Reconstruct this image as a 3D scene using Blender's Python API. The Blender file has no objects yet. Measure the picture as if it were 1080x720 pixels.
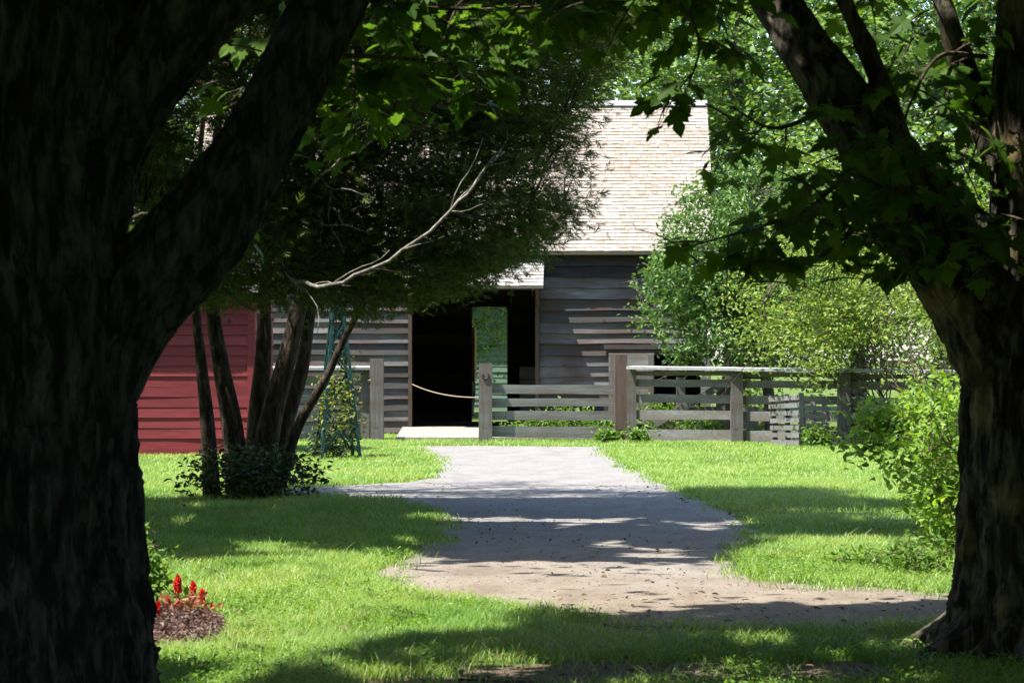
import bpy, math, random
import numpy as np
from mathutils import Vector, Matrix

R = math.radians
PI = math.pi
scn = bpy.context.scene
COL = scn.collection
rng = np.random.default_rng(7)
random.seed(7)

# ------------------------------------------------------------------ camera model
F = 2800.0                     # focal length in photo pixels (1080 wide)
CAM = np.array([0.0, 0.0, 1.6])
TH = math.atan(15.0 / F)       # the horizon sits a little below the middle
CT, ST = math.cos(TH), math.sin(TH)

def ray(px, py):
    vx, vy = (px - 540) / F, (360 - py) / F
    return np.array([vx, CT - vy * ST, ST + vy * CT])

def at(px, py, Y):
    d = ray(px, py)
    return CAM + d * (Y / d[1])

def gnd(px, py, z=0.0):
    d = ray(px, py)
    return CAM + d * ((z - CAM[2]) / d[2])

def project(P):
    P = np.asarray(P, float)
    q = P - CAM
    dep = q[..., 1] * CT + q[..., 2] * ST
    up = -q[..., 1] * ST + q[..., 2] * CT
    dep = np.where(dep < 0.05, 0.05, dep)
    return 540 + F * q[..., 0] / dep, 360 - F * up / dep

SUN = np.array([-0.46, -0.20, 1.0])       # towards the sun; shadows shift (+.46h, +.18h)

# ------------------------------------------------------------------ numeric helpers
def _h(i, j, k):
    n = (i * 374761393 + j * 668265263 + k * 2147483647 * 3 + 1442695) & 0xFFFFFFFF
    n = ((n ^ (n >> 13)) * 1274126177) & 0xFFFFFFFF
    n = ((n ^ (n >> 16)) * 2246822519) & 0xFFFFFFFF
    return ((n ^ (n >> 15)) & 0xFFFF) / 65535.0

def noise(p):
    p = np.asarray(p, float)
    i = np.floor(p).astype(np.int64)
    f = p - i
    f = f * f * (3 - 2 * f)
    out = 0
    for a in (0, 1):
        for b in (0, 1):
            for c in (0, 1):
                w = (f[..., 0] if a else 1 - f[..., 0]) * (f[..., 1] if b else 1 - f[..., 1]) * (f[..., 2] if c else 1 - f[..., 2])
                out = out + w * _h(i[..., 0] + a, i[..., 1] + b, i[..., 2] + c)
    return out

def fbm(p, o=3):
    p = np.asarray(p, float)
    s, a, t = 0, 1.0, 0
    for _ in range(o):
        s = s + a * noise(p); t += a
        p = p * 2.03 + 17.3; a *= 0.5
    return s / t

def inpoly(x, y, poly):
    poly = np.asarray(poly, float)
    x = np.asarray(x); y = np.asarray(y)
    r = np.zeros(x.shape, bool)
    n = len(poly)
    for i in range(n):
        x0, y0 = poly[i]; x1, y1 = poly[(i + 1) % n]
        if y0 == y1: continue
        c = ((y0 > y) != (y1 > y)) & (x < (x1 - x0) * (y - y0) / (y1 - y0) + x0)
        r ^= c
    return r

def norm(v):
    return v / np.maximum(np.linalg.norm(v, axis=-1, keepdims=True), 1e-9)

class MB:
    """collects quads and triangles, then links them as one mesh object"""
    def __init__(s): s.v = []; s.q = []; s.t = []; s.n = 0
    def add(s, V, Q=None, T=None):
        V = np.asarray(V, float).reshape(-1, 3)
        s.v.append(V)
        if Q is not None and len(Q): s.q.append(np.asarray(Q, np.int64).reshape(-1, 4) + s.n)
        if T is not None and len(T): s.t.append(np.asarray(T, np.int64).reshape(-1, 3) + s.n)
        s.n += len(V)
        return s
    def box(s, x0, x1, y0, y1, z0, z1):
        V = [(x, y, z) for z in (z0, z1) for y in (y0, y1) for x in (x0, x1)]
        Q = [(0, 2, 3, 1), (4, 5, 7, 6), (0, 1, 5, 4), (2, 6, 7, 3), (0, 4, 6, 2), (1, 3, 7, 5)]
        return s.add(V, Q)
    def plank(s, A, B, w, t, up=(0, 0, 1), j=0.006, step=0.35, taper=0.0):
        """weathered board from A to B, w high along up, t thick; edges wander a little"""
        A = np.asarray(A, float); B = np.asarray(B, float); up = np.asarray(up, float)
        L = np.linalg.norm(B - A); ax = (B - A) / L
        side = norm(np.cross(ax, up)); up = np.cross(side, ax)
        n = max(2, int(L / step) + 1)
        V = []
        sd = rng.random() * 100
        for i in range(n):
            f = i / (n - 1)
            c = A + (B - A) * f
            jt = (fbm(np.array([sd, f * L * 1.7, 1.5])) - .5) * 4 * j
            jb = (fbm(np.array([sd + 9, f * L * 1.7, 4.5])) - .5) * 4 * j
            jw = (noise(np.array([sd + 5, f * L * 1.2, 7.5])) - .5) * 2 * j
            ww = w * (1 - taper * f)
            for a, b in ((-1, -1), (1, -1), (1, 1), (-1, 1)):
                V.append(c + side * (a * t / 2 + jw) + up * (b * ww / 2 + (jt if b > 0 else jb)))
        Q = [(0, 3, 2, 1)]
        for i in range(n - 1):
            o = 4 * i
            for k in range(4):
                Q.append((o + k, o + (k + 1) % 4, o + 4 + (k + 1) % 4, o + 4 + k))
        o = 4 * (n - 1)
        Q.append((o, o + 1, o + 2, o + 3))
        return s.add(V, Q)
    def tube(s, P, r, seg=8, cap=True):
        P = np.asarray(P, float); n = len(P)
        r = np.broadcast_to(np.asarray(r, float), (n,))
        T = np.gradient(P, axis=0); T = norm(T)
        ref = np.array([0.31, 0.77, 0.55]) if abs(T[0] @ np.array([0.31, 0.77, 0.55])) < .9 else np.array([1., 0, 0])
        V = np.zeros((n, seg, 3))
        u = norm(np.cross(T[0], ref))
        th = np.arange(seg) * 2 * PI / seg
        for i in range(n):
            u = norm(u - T[i] * (u @ T[i])); w = np.cross(T[i], u)
            V[i] = P[i] + r[i] * (np.cos(th)[:, None] * u + np.sin(th)[:, None] * w)
        a = np.arange(n - 1)[:, None] * seg; k = np.arange(seg)[None]; k2 = (k + 1) % seg
        Q = np.stack([a + k, a + k2, a + seg + k2, a + seg + k], -1).reshape(-1, 4)
        V = V.reshape(-1, 3); Tt = None
        if cap:
            V = np.vstack([V, P[:1], P[-1:]])
            k = np.arange(seg); k2 = (k + 1) % seg
            Tt = np.vstack([np.stack([k2, k, np.full(seg, n * seg)], -1),
                            np.stack([(n - 1) * seg + k, (n - 1) * seg + k2, np.full(seg, n * seg + 1)], -1)])
        return s.add(V, Q, Tt)
    def build(s, name, m, parent=None, smooth=False, loc=None):
        V = np.vstack(s.v) if s.v else np.zeros((0, 3))
        Q = np.vstack(s.q) if s.q else np.zeros((0, 4), np.int64)
        T = np.vstack(s.t) if s.t else np.zeros((0, 3), np.int64)
        if loc is not None: V = V - np.asarray(loc, float)
        me = bpy.data.meshes.new(name)
        me.vertices.add(len(V)); me.vertices.foreach_set('co', V.astype(np.float32).ravel())
        nl = len(Q) * 4 + len(T) * 3
        me.loops.add(nl)
        me.loops.foreach_set('vertex_index', np.concatenate([Q.ravel(), T.ravel()]).astype(np.int32))
        me.polygons.add(len(Q) + len(T))
        st = np.concatenate([np.arange(len(Q)) * 4, len(Q) * 4 + np.arange(len(T)) * 3]).astype(np.int32)
        me.polygons.foreach_set('loop_start', st)
        me.polygons.foreach_set('use_smooth', np.full(len(st), bool(smooth)))
        me.update(calc_edges=True); me.validate()
        if m: me.materials.append(m)
        o = bpy.data.objects.new(name, me); COL.objects.link(o)
        if parent is not None: o.parent = parent
        if loc is not None: o.location = loc
        return o

def tag(o, label=None, cat=None, group=None, kind=None):
    if label: o['label'] = label
    if cat: o['category'] = cat
    if group: o['group'] = group
    if kind: o['kind'] = kind
    return o

def empty(name, loc=(0, 0, 0), rz=0.0):
    o = bpy.data.objects.new(name, None); COL.objects.link(o)
    o.location = loc; o.rotation_euler = (0, 0, rz); o.empty_display_size = .3
    return o

def curve(pts, n=24):
    """Catmull-Rom through points"""
    P = np.asarray(pts, float)
    P = np.vstack([2 * P[0] - P[1], P, 2 * P[-1] - P[-2]])
    out = []
    m = len(P) - 3
    for i in range(m):
        k = max(2, n // m)
        for t in np.linspace(0, 1, k, endpoint=(i == m - 1)):
            a, b, c, d = P[i:i + 4]
            out.append(.5 * (2 * b + (c - a) * t + (2 * a - 5 * b + 4 * c - d) * t * t + (3 * b - a - 3 * c + d) * t ** 3))
    return np.array(out)

# ------------------------------------------------------------------ materials
class NT:
    def __init__(s, name):
        s.m = bpy.data.materials.new(name); s.m.use_nodes = True
        s.t = s.m.node_tree; s.t.nodes.clear()
        s.out = s.n('ShaderNodeOutputMaterial')
    def n(s, typ, **kw):
        nd = s.t.nodes.new(typ)
        for k, v in kw.items():
            if hasattr(nd, k): setattr(nd, k, v)
            else: nd.inputs[k].default_value = v
        return nd
    def l(s, a, b): s.t.links.new(a, b)
    def ramp(s, src, stops):
        r = s.n('ShaderNodeValToRGB')
        e = r.color_ramp.elements
        while len(e) < len(stops): e.new(.5)
        for q, (p, c) in zip(e, stops):
            q.position = p; q.color = (*c, 1)
        s.l(src, r.inputs[0]); return r.outputs[0]
    def noise(s, vec, scale, detail=4, rough=.55, dist=0):
        nd = s.n('ShaderNodeTexNoise'); nd.inputs['Scale'].default_value = scale
        nd.inputs['Detail'].default_value = detail; nd.inputs['Roughness'].default_value = rough
        nd.inputs['Distortion'].default_value = dist
        if vec is not None: s.l(vec, nd.inputs['Vector'])
        return nd.outputs['Fac']
    def mapped(s, scale=(1, 1, 1), src='Object', rot=(0, 0, 0)):
        tc = s.n('ShaderNodeTexCoord'); mp = s.n('ShaderNodeMapping')
        mp.inputs['Scale'].default_value = scale; mp.inputs['Rotation'].default_value = rot
        s.l(tc.outputs[src], mp.inputs[0]); return mp.outputs[0]
    def mix(s, a, b, f, mode='MIX'):
        nd = s.n('ShaderNodeMix'); nd.data_type = 'RGBA'; nd.blend_type = mode
        for sock, v in ((nd.inputs[0], f), (nd.inputs[6], a), (nd.inputs[7], b)):
            if isinstance(v, bpy.types.NodeSocket): s.l(v, sock)
            elif isinstance(v, (int, float)): sock.default_value = v
            else: sock.default_value = (*v, 1)
        return nd.outputs[2]
    def math(s, op, a, b=0.0):
        nd = s.n('ShaderNodeMath'); nd.operation = op
        for sock, v in ((nd.inputs[0], a), (nd.inputs[1], b)):
            if isinstance(v, bpy.types.NodeSocket): s.l(v, sock)
            else: sock.default_value = v
        return nd.outputs[0]
    def bump(s, h, strength=.5, dist=.02):
        b = s.n('ShaderNodeBump'); b.inputs['Strength'].default_value = strength; b.inputs['Distance'].default_value = dist
        s.l(h, b.inputs['Height']); return b.outputs[0]
    def pbr(s, col, rough=.8, spec=.25, nrm=None, metal=0):
        p = s.n('ShaderNodeBsdfPrincipled')
        if isinstance(col, bpy.types.NodeSocket): s.l(col, p.inputs['Base Color'])
        else: p.inputs['Base Color'].default_value = (*col, 1)
        if isinstance(rough, bpy.types.NodeSocket): s.l(rough, p.inputs['Roughness'])
        else: p.inputs['Roughness'].default_value = rough
        p.inputs['Specular IOR Level'].default_value = spec
        p.inputs['Metallic'].default_value = metal
        if nrm is not None: s.l(nrm, p.inputs['Normal'])
        return p
    def done(s, sh): s.l(sh.outputs[0] if hasattr(sh, 'outputs') else sh, s.out.inputs[0]); return s.m
    def island(s): return s.n('ShaderNodeNewGeometry').outputs['Random Per Island']

def leaf_mat(name, c0, c1, c2, trans=.4, rough=.45, spec=.3, tcol=None, patch=None):
    t = NT(name)
    col = t.ramp(t.island(), [(0, c0), (.55, c1), (1, c2)])
    if patch:
        a = t.noise(t.mapped((1, .6, 1)), .9, 5, .6)
        col = t.mix(col, t.ramp(a, patch), 1.0, 'MULTIPLY')
    p = t.pbr(col, rough, spec)
    tr = t.n('ShaderNodeBsdfTranslucent')
    tc = t.mix(col, tcol or (1.3, 1.25, .5), 1.0, 'MULTIPLY')
    t.l(tc, tr.inputs[0])
    mx = t.n('ShaderNodeMixShader'); mx.inputs[0].default_value = trans
    t.l(p.outputs[0], mx.inputs[1]); t.l(tr.outputs[0], mx.inputs[2])
    return t.done(mx)

def bark_mat(name, c0, c1, c2, sc=9, lichen=None):
    t = NT(name)
    v = t.mapped((1, 1, .3))
    n1 = t.noise(v, sc, 6, .65, .4)
    n2 = t.noise(t.mapped(), 2.2, 4)
    col = t.ramp(n1, [(.36, tuple(x * .7 for x in c0)), (.46, c0), (.56, c1), (.74, c2)])
    if lichen: 
        f = t.ramp(n2, [(.56, (0, 0, 0)), (.68, (1, 1, 1))])
        col = t.mix(col, lichen, t.math('MULTIPLY', f, .55))
    return t.done(t.pbr(col, .92, .12, t.bump(n1, .9, .03)))

def wood_mat(name, c0, c1, c2, axis=0, brown=None, spec=.2, bs=.35):
    """weathered boards: tint per board, streaks along the grain"""
    t = NT(name)
    s = [14, 14, 14]; s[axis] = .7
    g = t.noise(t.mapped(tuple(s)), 2.4, 6, .65, .2)
    isl = t.island()
    col = t.ramp(isl, [(0, c0), (.5, c1), (1, c2)])
    st = t.ramp(g, [(.25, (.45, .43, .42)), (.5, (.95, .95, .95)), (.8, (1.3, 1.28, 1.25))])
    col = t.mix(col, st, 1.0, 'MULTIPLY')
    if brown:
        n2 = t.noise(t.mapped((.8, .8, 2.5)), 1.3, 4)
        f = t.ramp(t.math('ADD', n2, t.math('MULTIPLY', isl, .12)), [(.5, (0, 0, 0)), (.66, (1, 1, 1))])
        col = t.mix(col, brown, t.math('MULTIPLY', f, .6))
    k = t.noise(t.mapped(), 5, 2)
    kn = t.ramp(k, [(.26, (.35, .33, .3)), (.34, (1, 1, 1))])
    col = t.mix(col, kn, .7, 'MULTIPLY')
    return t.done(t.pbr(col, .88, spec, t.bump(g, bs, .01)))

def plain(name, c, rough=.6, spec=.3, var=.25, metal=0, sc=9):
    t = NT(name)
    n = t.noise(t.mapped(), sc, 5)
    a = tuple(x * (1 - var) for x in c); b = tuple(min(1, x * (1 + var)) for x in c)
    return t.done(t.pbr(t.ramp(n, [(.3, a), (.7, b)]), rough, spec, t.bump(n, .15, .01), metal))

M = {}
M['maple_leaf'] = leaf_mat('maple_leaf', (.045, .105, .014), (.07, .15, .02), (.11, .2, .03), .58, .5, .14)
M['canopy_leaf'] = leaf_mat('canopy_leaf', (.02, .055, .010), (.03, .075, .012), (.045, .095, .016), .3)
M['cedar_leaf'] = leaf_mat('cedar_leaf', (.058, .085, .03), (.095, .13, .042), (.17, .21, .07), .38, .75, .08)
M['apple_leaf'] = leaf_mat('apple_leaf', (.05, .11, .03), (.09, .18, .042), (.19, .30, .085), .36, .4, .3)
M['lime_leaf'] = leaf_mat('lime_leaf', (.17, .25, .055), (.23, .33, .075), (.33, .42, .12), .45, .5, .3)
M['bush_leaf'] = leaf_mat('bush_leaf', (.14, .25, .04), (.21, .36, .06), (.32, .46, .11), .5, .45, .35)
M['far_leaf_a'] = leaf_mat('far_leaf_a', (.09, .17, .04), (.14, .25, .065), (.21, .32, .10), .45, .5, .3)
M['far_leaf_b'] = leaf_mat('far_leaf_b', (.12, .20, .045), (.18, .29, .07), (.27, .38, .11), .45, .5, .3)
M['far_leaf_c'] = leaf_mat('far_leaf_c', (.065, .135, .035), (.10, .19, .05), (.16, .26, .08), .45, .5, .3)
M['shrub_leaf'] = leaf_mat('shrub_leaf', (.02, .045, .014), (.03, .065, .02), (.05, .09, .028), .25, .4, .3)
M['vine_leaf'] = leaf_mat('vine_leaf', (.12, .17, .03), (.2, .24, .05), (.30, .30, .08), .4, .5, .3)
M['weed_leaf'] = leaf_mat('weed_leaf', (.07, .15, .02), (.10, .20, .03), (.17, .27, .05), .4, .5, .3)
M['burgundy_leaf'] = leaf_mat('burgundy_leaf', (.07, .035, .035), (.13, .075, .065), (.22, .15, .12), .2, .5, .3, (1.2, .9, .8))
M['dry_leaf'] = leaf_mat('dry_leaf', (.05, .03, .018), (.12, .075, .04), (.22, .16, .09), .15, .7, .2)
M['red_petal'] = leaf_mat('red_petal', (.55, .015, .02), (.7, .03, .03), (.8, .08, .05), .3, .5, .2, (1.1, .8, .8))
M['pink_leaf'] = leaf_mat('pink_leaf', (.35, .07, .09), (.42, .2, .12), (.3, .33, .07), .3, .5, .2, (1.1, .9, .8))
M['grass'] = leaf_mat('grass', (.15, .255, .055), (.215, .34, .08), (.37, .45, .17), .4, .42, .4, None, [(.34, (.62, .80, .55)), (.5, (.95, 1, .9)), (.66, (1.12, 1.02, 1.05))])
M['clover'] = leaf_mat('clover', (.10, .22, .024), (.15, .29, .034), (.21, .35, .05), .35, .5, .25)
M['maple_bark'] = bark_mat('maple_bark', (.02, .019, .018), (.055, .053, .05), (.11, .105, .098), 16)
M['maple_bark_lichen'] = bark_mat('maple_bark_lichen', (.022, .019, .015), (.075, .067, .046), (.165, .15, .095), 16, (.25, .20, .07))
M['cedar_bark'] = bark_mat('cedar_bark', (.028, .021, .016), (.06, .046, .035), (.12, .095, .075), 18)
M['pale_branch'] = bark_mat('pale_branch', (.16, .145, .125), (.27, .25, .22), (.38, .36, .32), 20)
M['twig'] = bark_mat('twig', (.06, .045, .03), (.12, .09, .065), (.2, .16, .12), 20)
M['far_bark'] = bark_mat('far_bark', (.05, .042, .034), (.10, .085, .07), (.2, .175, .15), 8)
M['barn_board'] = wood_mat('barn_board', (.02, .019, .019), (.052, .05, .05), (.15, .147, .147), 0, (.06, .036, .025))
M['barn_inner'] = wood_mat('barn_inner', (.05, .045, .04), (.08, .07, .06), (.11, .1, .09), 2)
M['fence_wood'] = wood_mat('fence_wood', (.11, .112, .108), (.17, .17, .162), (.26, .255, .245), 0, (.11, .095, .07))
M['fence_post'] = wood_mat('fence_post', (.09, .087, .083), (.13, .125, .118), (.18, .172, .16), 2, (.10, .07, .052))
M['cap_wood'] = wood_mat('cap_wood', (.27, .27, .27), (.31, .31, .31), (.35, .35, .345), 0)
M['jamb_wood'] = wood_mat('jamb_wood', (.055, .04, .03), (.07, .05, .036), (.09, .062, .045), 2)
M['red_post'] = wood_mat('red_post', (.075, .055, .045), (.1, .07, .056), (.13, .09, .07), 2)
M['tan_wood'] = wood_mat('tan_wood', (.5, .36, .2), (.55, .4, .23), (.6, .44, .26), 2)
M['rope'] = plain('rope', (.26, .20, .135), .9, .1, .3, sc=60)
M['teal_metal'] = plain('teal_metal', (.006, .04, .037), .5, .4, .35)
M['iron'] = plain('iron', (.05, .045, .042), .6, .4, .4, .5, 40)
M['concrete'] = plain('concrete', (.27, .25, .205), .9, .2, .14, sc=4)
M['white_trim'] = plain('white_trim', (.6, .6, .58), .7, .2, .15)

def red_paint():
    t = NT('red_paint')
    g = t.noise(t.mapped((1, 1, 8)), 3, 5)
    isl = t.island()
    c = t.ramp(isl, [(0, (.17, .026, .033)), (.5, (.20, .03, .037)), (1, (.235, .04, .046))])
    c = t.mix(c, t.ramp(g, [(.3, (.75, .7, .7)), (.7, (1.1, 1.1, 1.1))]), 1.0, 'MULTIPLY')
    return t.done(t.pbr(c, .6, .3, t.bump(g, .12, .01)))
M['red_paint'] = red_paint()
def green_paint():
    t = NT('green_paint')
    g = t.noise(t.mapped((1, 1, 6)), 3, 4)
    return t.done(t.pbr(t.ramp(g, [(.3, (.10, .165, .125)), (.7, (.13, .2, .155))]), .65, .25))
M['green_paint'] = green_paint()

def shingle_mat(name, c0, c1, c2):
    t = NT(name)
    isl = t.island()
    g = t.noise(t.mapped((18, 2, 2)), 3, 5, .6)
    big = t.noise(t.mapped(), .55, 4)
    col = t.ramp(isl, [(0, c0), (.12, c0), (.2, c1), (1, c2)])
    col = t.mix(col, t.ramp(g, [(.3, (.8, .78, .76)), (.7, (1.08, 1.08, 1.08))]), 1.0, 'MULTIPLY')
    col = t.mix(col, t.ramp(big, [(.35, (.86, .80, .74)), (.6, (1.04, 1.04, 1.04))]), 1.0, 'MULTIPLY')
    return t.done(t.pbr(col, .85, .2, t.bump(g, .2, .01)))
M['shingle'] = shingle_mat('shingle', (.275, .23, .19), (.30, .262, .225), (.34, .308, .272))
M['shingle_grey'] = shingle_mat('shingle_grey', (.24, .23, .21), (.28, .272, .255), (.34, .335, .32))

def ground_mat():
    t = NT('lawn_soil')
    a = t.noise(t.mapped(), 1.2, 6)
    b = t.noise(t.mapped(), 30, 4)
    col = t.ramp(a, [(.35, (.08, .115, .028)), (.55, (.10, .15, .035)), (.75, (.12, .12, .05))])
    col = t.mix(col, t.ramp(b, [(.3, (.6, .6, .6)), (.7, (1.25, 1.25, 1.2))]), 1.0, 'MULTIPLY')
    return t.done(t.pbr(col, .95, .1, t.bump(b, .6, .03)))
M['ground'] = ground_mat()
def road_mat():
    t = NT('gravel')
    tc = t.n('ShaderNodeTexCoord'); sp = t.n('ShaderNodeSeparateXYZ'); t.l(tc.outputs['Object'], sp.inputs[0])
    big = t.noise(t.mapped((1, .35, 1)), .8, 5)
    fine = t.noise(t.mapped(), 55, 3, .7)
    mid = t.noise(t.mapped((1, .45, 1)), 2.2, 7, .7)
    y = t.math('ADD', sp.outputs[1], t.math('MULTIPLY', big, 9))
    f = t.n('ShaderNodeMapRange'); f.inputs[1].default_value = 21.5; f.inputs[2].default_value = 32
    t.l(y, f.inputs[0])
    dirt = t.ramp(mid, [(.3, (.13, .10, .074)), (.5, (.19, .156, .122)), (.72, (.235, .202, .165))])
    grav = t.ramp(mid, [(.3, (.162, .153, .146)), (.5, (.21, .2, .193)), (.75, (.25, .24, .232))])
    col = t.mix(dirt, grav, f.outputs[0])
    col = t.mix(col, t.ramp(fine, [(.3, (.62, .6, .58)), (.5, (1, 1, 1)), (.72, (1.22, 1.22, 1.22))]), 1.0, 'MULTIPLY')
    h = t.math('ADD', t.math('MULTIPLY', fine, .4), mid)
    return t.done(t.pbr(col, .95, .12, t.bump(fine, .35, .008)))
M['road'] = road_mat()
def soil_mat():
    t = NT('bare_soil')
    a = t.noise(t.mapped(), 22, 6, .7)
    col = t.ramp(a, [(.3, (.06, .042, .03)), (.5, (.13, .095, .07)), (.75, (.23, .18, .14))])
    return t.done(t.pbr(col, .95, .1, t.bump(a, .8, .03)))
M['soil'] = soil_mat()
M['pebble'] = shingle_mat('pebble', (.12, .10, .085), (.19, .17, .15), (.26, .245, .23))

# ------------------------------------------------------------------ leaf templates
T_LEAF = (np.array([(0, 0, 0), (.32, .24, .07), (.72, .2, .05), (1, 0, -.08), (.72, -.2, .05), (.32, -.24, .07)], float),
          np.array([(0, 3, 2, 1), (0, 5, 4, 3)]), None)
T_DIAM = (np.array([(0, 0, 0), (.5, .3, .05), (1, 0, 0), (.5, -.3, .05)], float), np.array([(0, 3, 2, 1)]), None)
def _frond():
    V, Q = [], []
    for ang, x0, L in ((0, 0, 1), (35, .15, .6), (-35, .2, .6), (28, .5, .45), (-30, .48, .45)):
        c, s = math.cos(R(ang)), math.sin(R(ang))
        o = len(V)
        for a, b in ((0, 0), (.5, .05), (1, 0), (.5, -.05)):
            a, b = a * L, b * (L + .4) / 1.2
            V.append((x0 + a * c - b * s, a * s + b * c, -.08 * (x0 + a) ** 2))
        Q.append((o, o + 3, o + 2, o + 1))
    return np.array(V, float), np.array(Q), None
T_FROND = _frond()
def _maple():
    half = [(-.12, .22), (.08, .25), (.16, .40), (.34, .56), (.36, .38), (.54, .40), (.47, .17), (.60, .24), (.74, .19)]
    V = [(.27, 0, 0), (0, 0, 0), (1, 0, -.16)]
    ring = [1]
    for x, y in half:
        V.append((x, y, .2 * y - .14 * x * x - .3 * y * y)); ring.append(len(V) - 1)
    ring.append(2)
    for x, y in half[::-1]:
        V.append((x, -y, .2 * y - .14 * x * x - .3 * y * y)); ring.append(len(V) - 1)
    Tt = [(0, ring[(i + 1) % len(ring)], ring[i]) for i in range(len(ring))]
    return np.array(V, float), None, np.array(Tt)
T_MAPLE = _maple()

def place(mb, tmpl, P, size, N, D):
    """one template per point: N leaf normal, D tip direction"""
    V, Q, T = tmpl
    P = np.asarray(P, float).reshape(-1, 3); n = len(P)
    if n == 0: return
    N = norm(N); D = norm(D - N * np.sum(N * D, -1, keepdims=True)); B = np.cross(N, D)
    size = np.broadcast_to(np.asarray(size, float), (n,))[:, None, None]
    W = P[:, None] + size * (V[None, :, 0:1] * D[:, None] + V[None, :, 1:2] * B[:, None] + V[None, :, 2:3] * N[:, None])
    k = len(V); off = (np.arange(n) * k)[:, None, None]
    mb.add(W.reshape(-1, 3), None if Q is None else (Q[None] + off).reshape(-1, 4), None if T is None else (T[None] + off).reshape(-1, 3))

def scatter(mb, tmpl, P, s0, s1, nb=.6, spread=.6, down=.0, g=rng):
    n = len(P)
    N = np.array([0, 0, nb]) + g.normal(size=(n, 3)) * spread
    D = g.normal(size=(n, 3)); D[:, 2] -= down
    place(mb, tmpl, P, s0 + (s1 - s0) * g.random(n), N, D)

# ------------------------------------------------------------------ ground: lawn, driveway, pad
def grid(mb, x0, x1, y0, y1, nx, ny, zf):
    xs = np.linspace(x0, x1, nx); ys = np.linspace(y0, y1, ny)
    X, Y = np.meshgrid(xs, ys)
    V = np.stack([X, Y, zf(X, Y)], -1).reshape(-1, 3)
    a = (np.arange(ny - 1)[:, None] * nx + np.arange(nx - 1)[None]).ravel()
    mb.add(V, np.stack([a, a + 1, a + nx + 1, a + nx], -1))

g0 = MB(); g0.box(-400, 400, -200, 700, -.5, 0); g0.v[0][:, 2] = np.where(g0.v[0][:, 2] < -.1, -.5, 0)
ground = tag(g0.build('ground', M['ground']), kind='structure')

road_px = [(437, 470), (452, 480), (463, 488), (466, 495), (452, 504), (420, 509), (372, 512), (330, 513), (285, 516), (262, 518),
           (285, 522), (330, 524), (372, 526), (420, 530), (452, 538), (470, 550), (462, 566), (436, 584), (402, 600), (392, 608),
           (402, 618), (432, 628), (480, 636), (540, 643), (600, 650), (660, 658), (740, 664), (830, 667), (930, 667), (1000, 664), (1150, 660), (1300, 656),
           (1300, 632), (1150, 630), (1000, 627), (920, 622), (850, 618), (795, 612), (772, 601), (778, 588), (797, 574), (798, 560), (782, 546), (752, 533), (718, 520), (690, 506), (662, 493), (642, 481), (632, 471)]
road_w = np.array([gnd(*p)[:2] for p in road_px])
def ragged(P, step=.10, amp=.17):
    out = []
    n = len(P)
    for i in range(n):
        a, b = P[i], P[(i + 1) % n]
        k = max(1, int(np.linalg.norm(b - a) / step))
        for t in range(k):
            p = a + (b - a) * t / k
            q = np.array([p[0] * 1.6, p[1] * 1.6, 3.3])
            out.append(p + amp * np.array([fbm(q, 4) - .5, 2.0 * (fbm(q + 40, 4) - .5)]) * 2)
    return np.array(out)
road_edge = ragged(road_w)
def poly_sheet(name, P, z, m, kind='structure'):
    import bmesh
    bm = bmesh.new()
    vs = [bm.verts.new((x, y, z)) for x, y in P]
    bm.faces.new(vs)
    bmesh.ops.triangulate(bm, faces=bm.faces[:])
    for f in bm.faces:
        if f.normal.z < 0: f.normal_flip()
    me = bpy.data.meshes.new(name); bm.to_mesh(me); bm.free()
    me.materials.append(m)
    o = bpy.data.objects.new(name, me); COL.objects.link(o)
    return tag(o, kind=kind)
poly_sheet('gravel_driveway', road_edge, .006, M['road'])
# worn bare earth at the near edge of the lawn, under the right maple
soil_px = [[(560, 652), (700, 664), (860, 672), (1000, 668), (990, 680), (860, 684), (700, 676), (610, 668)],
           [(470, 704), (620, 698), (770, 700), (760, 716), (600, 722), (480, 718)],
           [(360, 716), (440, 712), (560, 720), (560, 736), (380, 734)], [(800, 704), (900, 698), (960, 706), (900, 720), (820, 716)]]
soil_w = [ragged(np.array([gnd(*p)[:2] for p in q]), .08, .07) for q in soil_px]
for q in soil_w: poly_sheet('bare_soil_ground', q, .004, M['soil'])

# ------------------------------------------------------------------ barn
PHI = R(2)
BO = np.array([0, 53.8, 0.0])
BT = np.array([math.cos(PHI), -math.sin(PHI), 0]); BN = np.array([math.sin(PHI), math.cos(PHI), 0])
def uv(px, py, w=0.0):
    d = ray(px, py)
    s = (w + (BO - CAM) @ BN) / (d @ BN)
    p = CAM + d * s
    return float((p - BO) @ BT), float(p[2])

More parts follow.
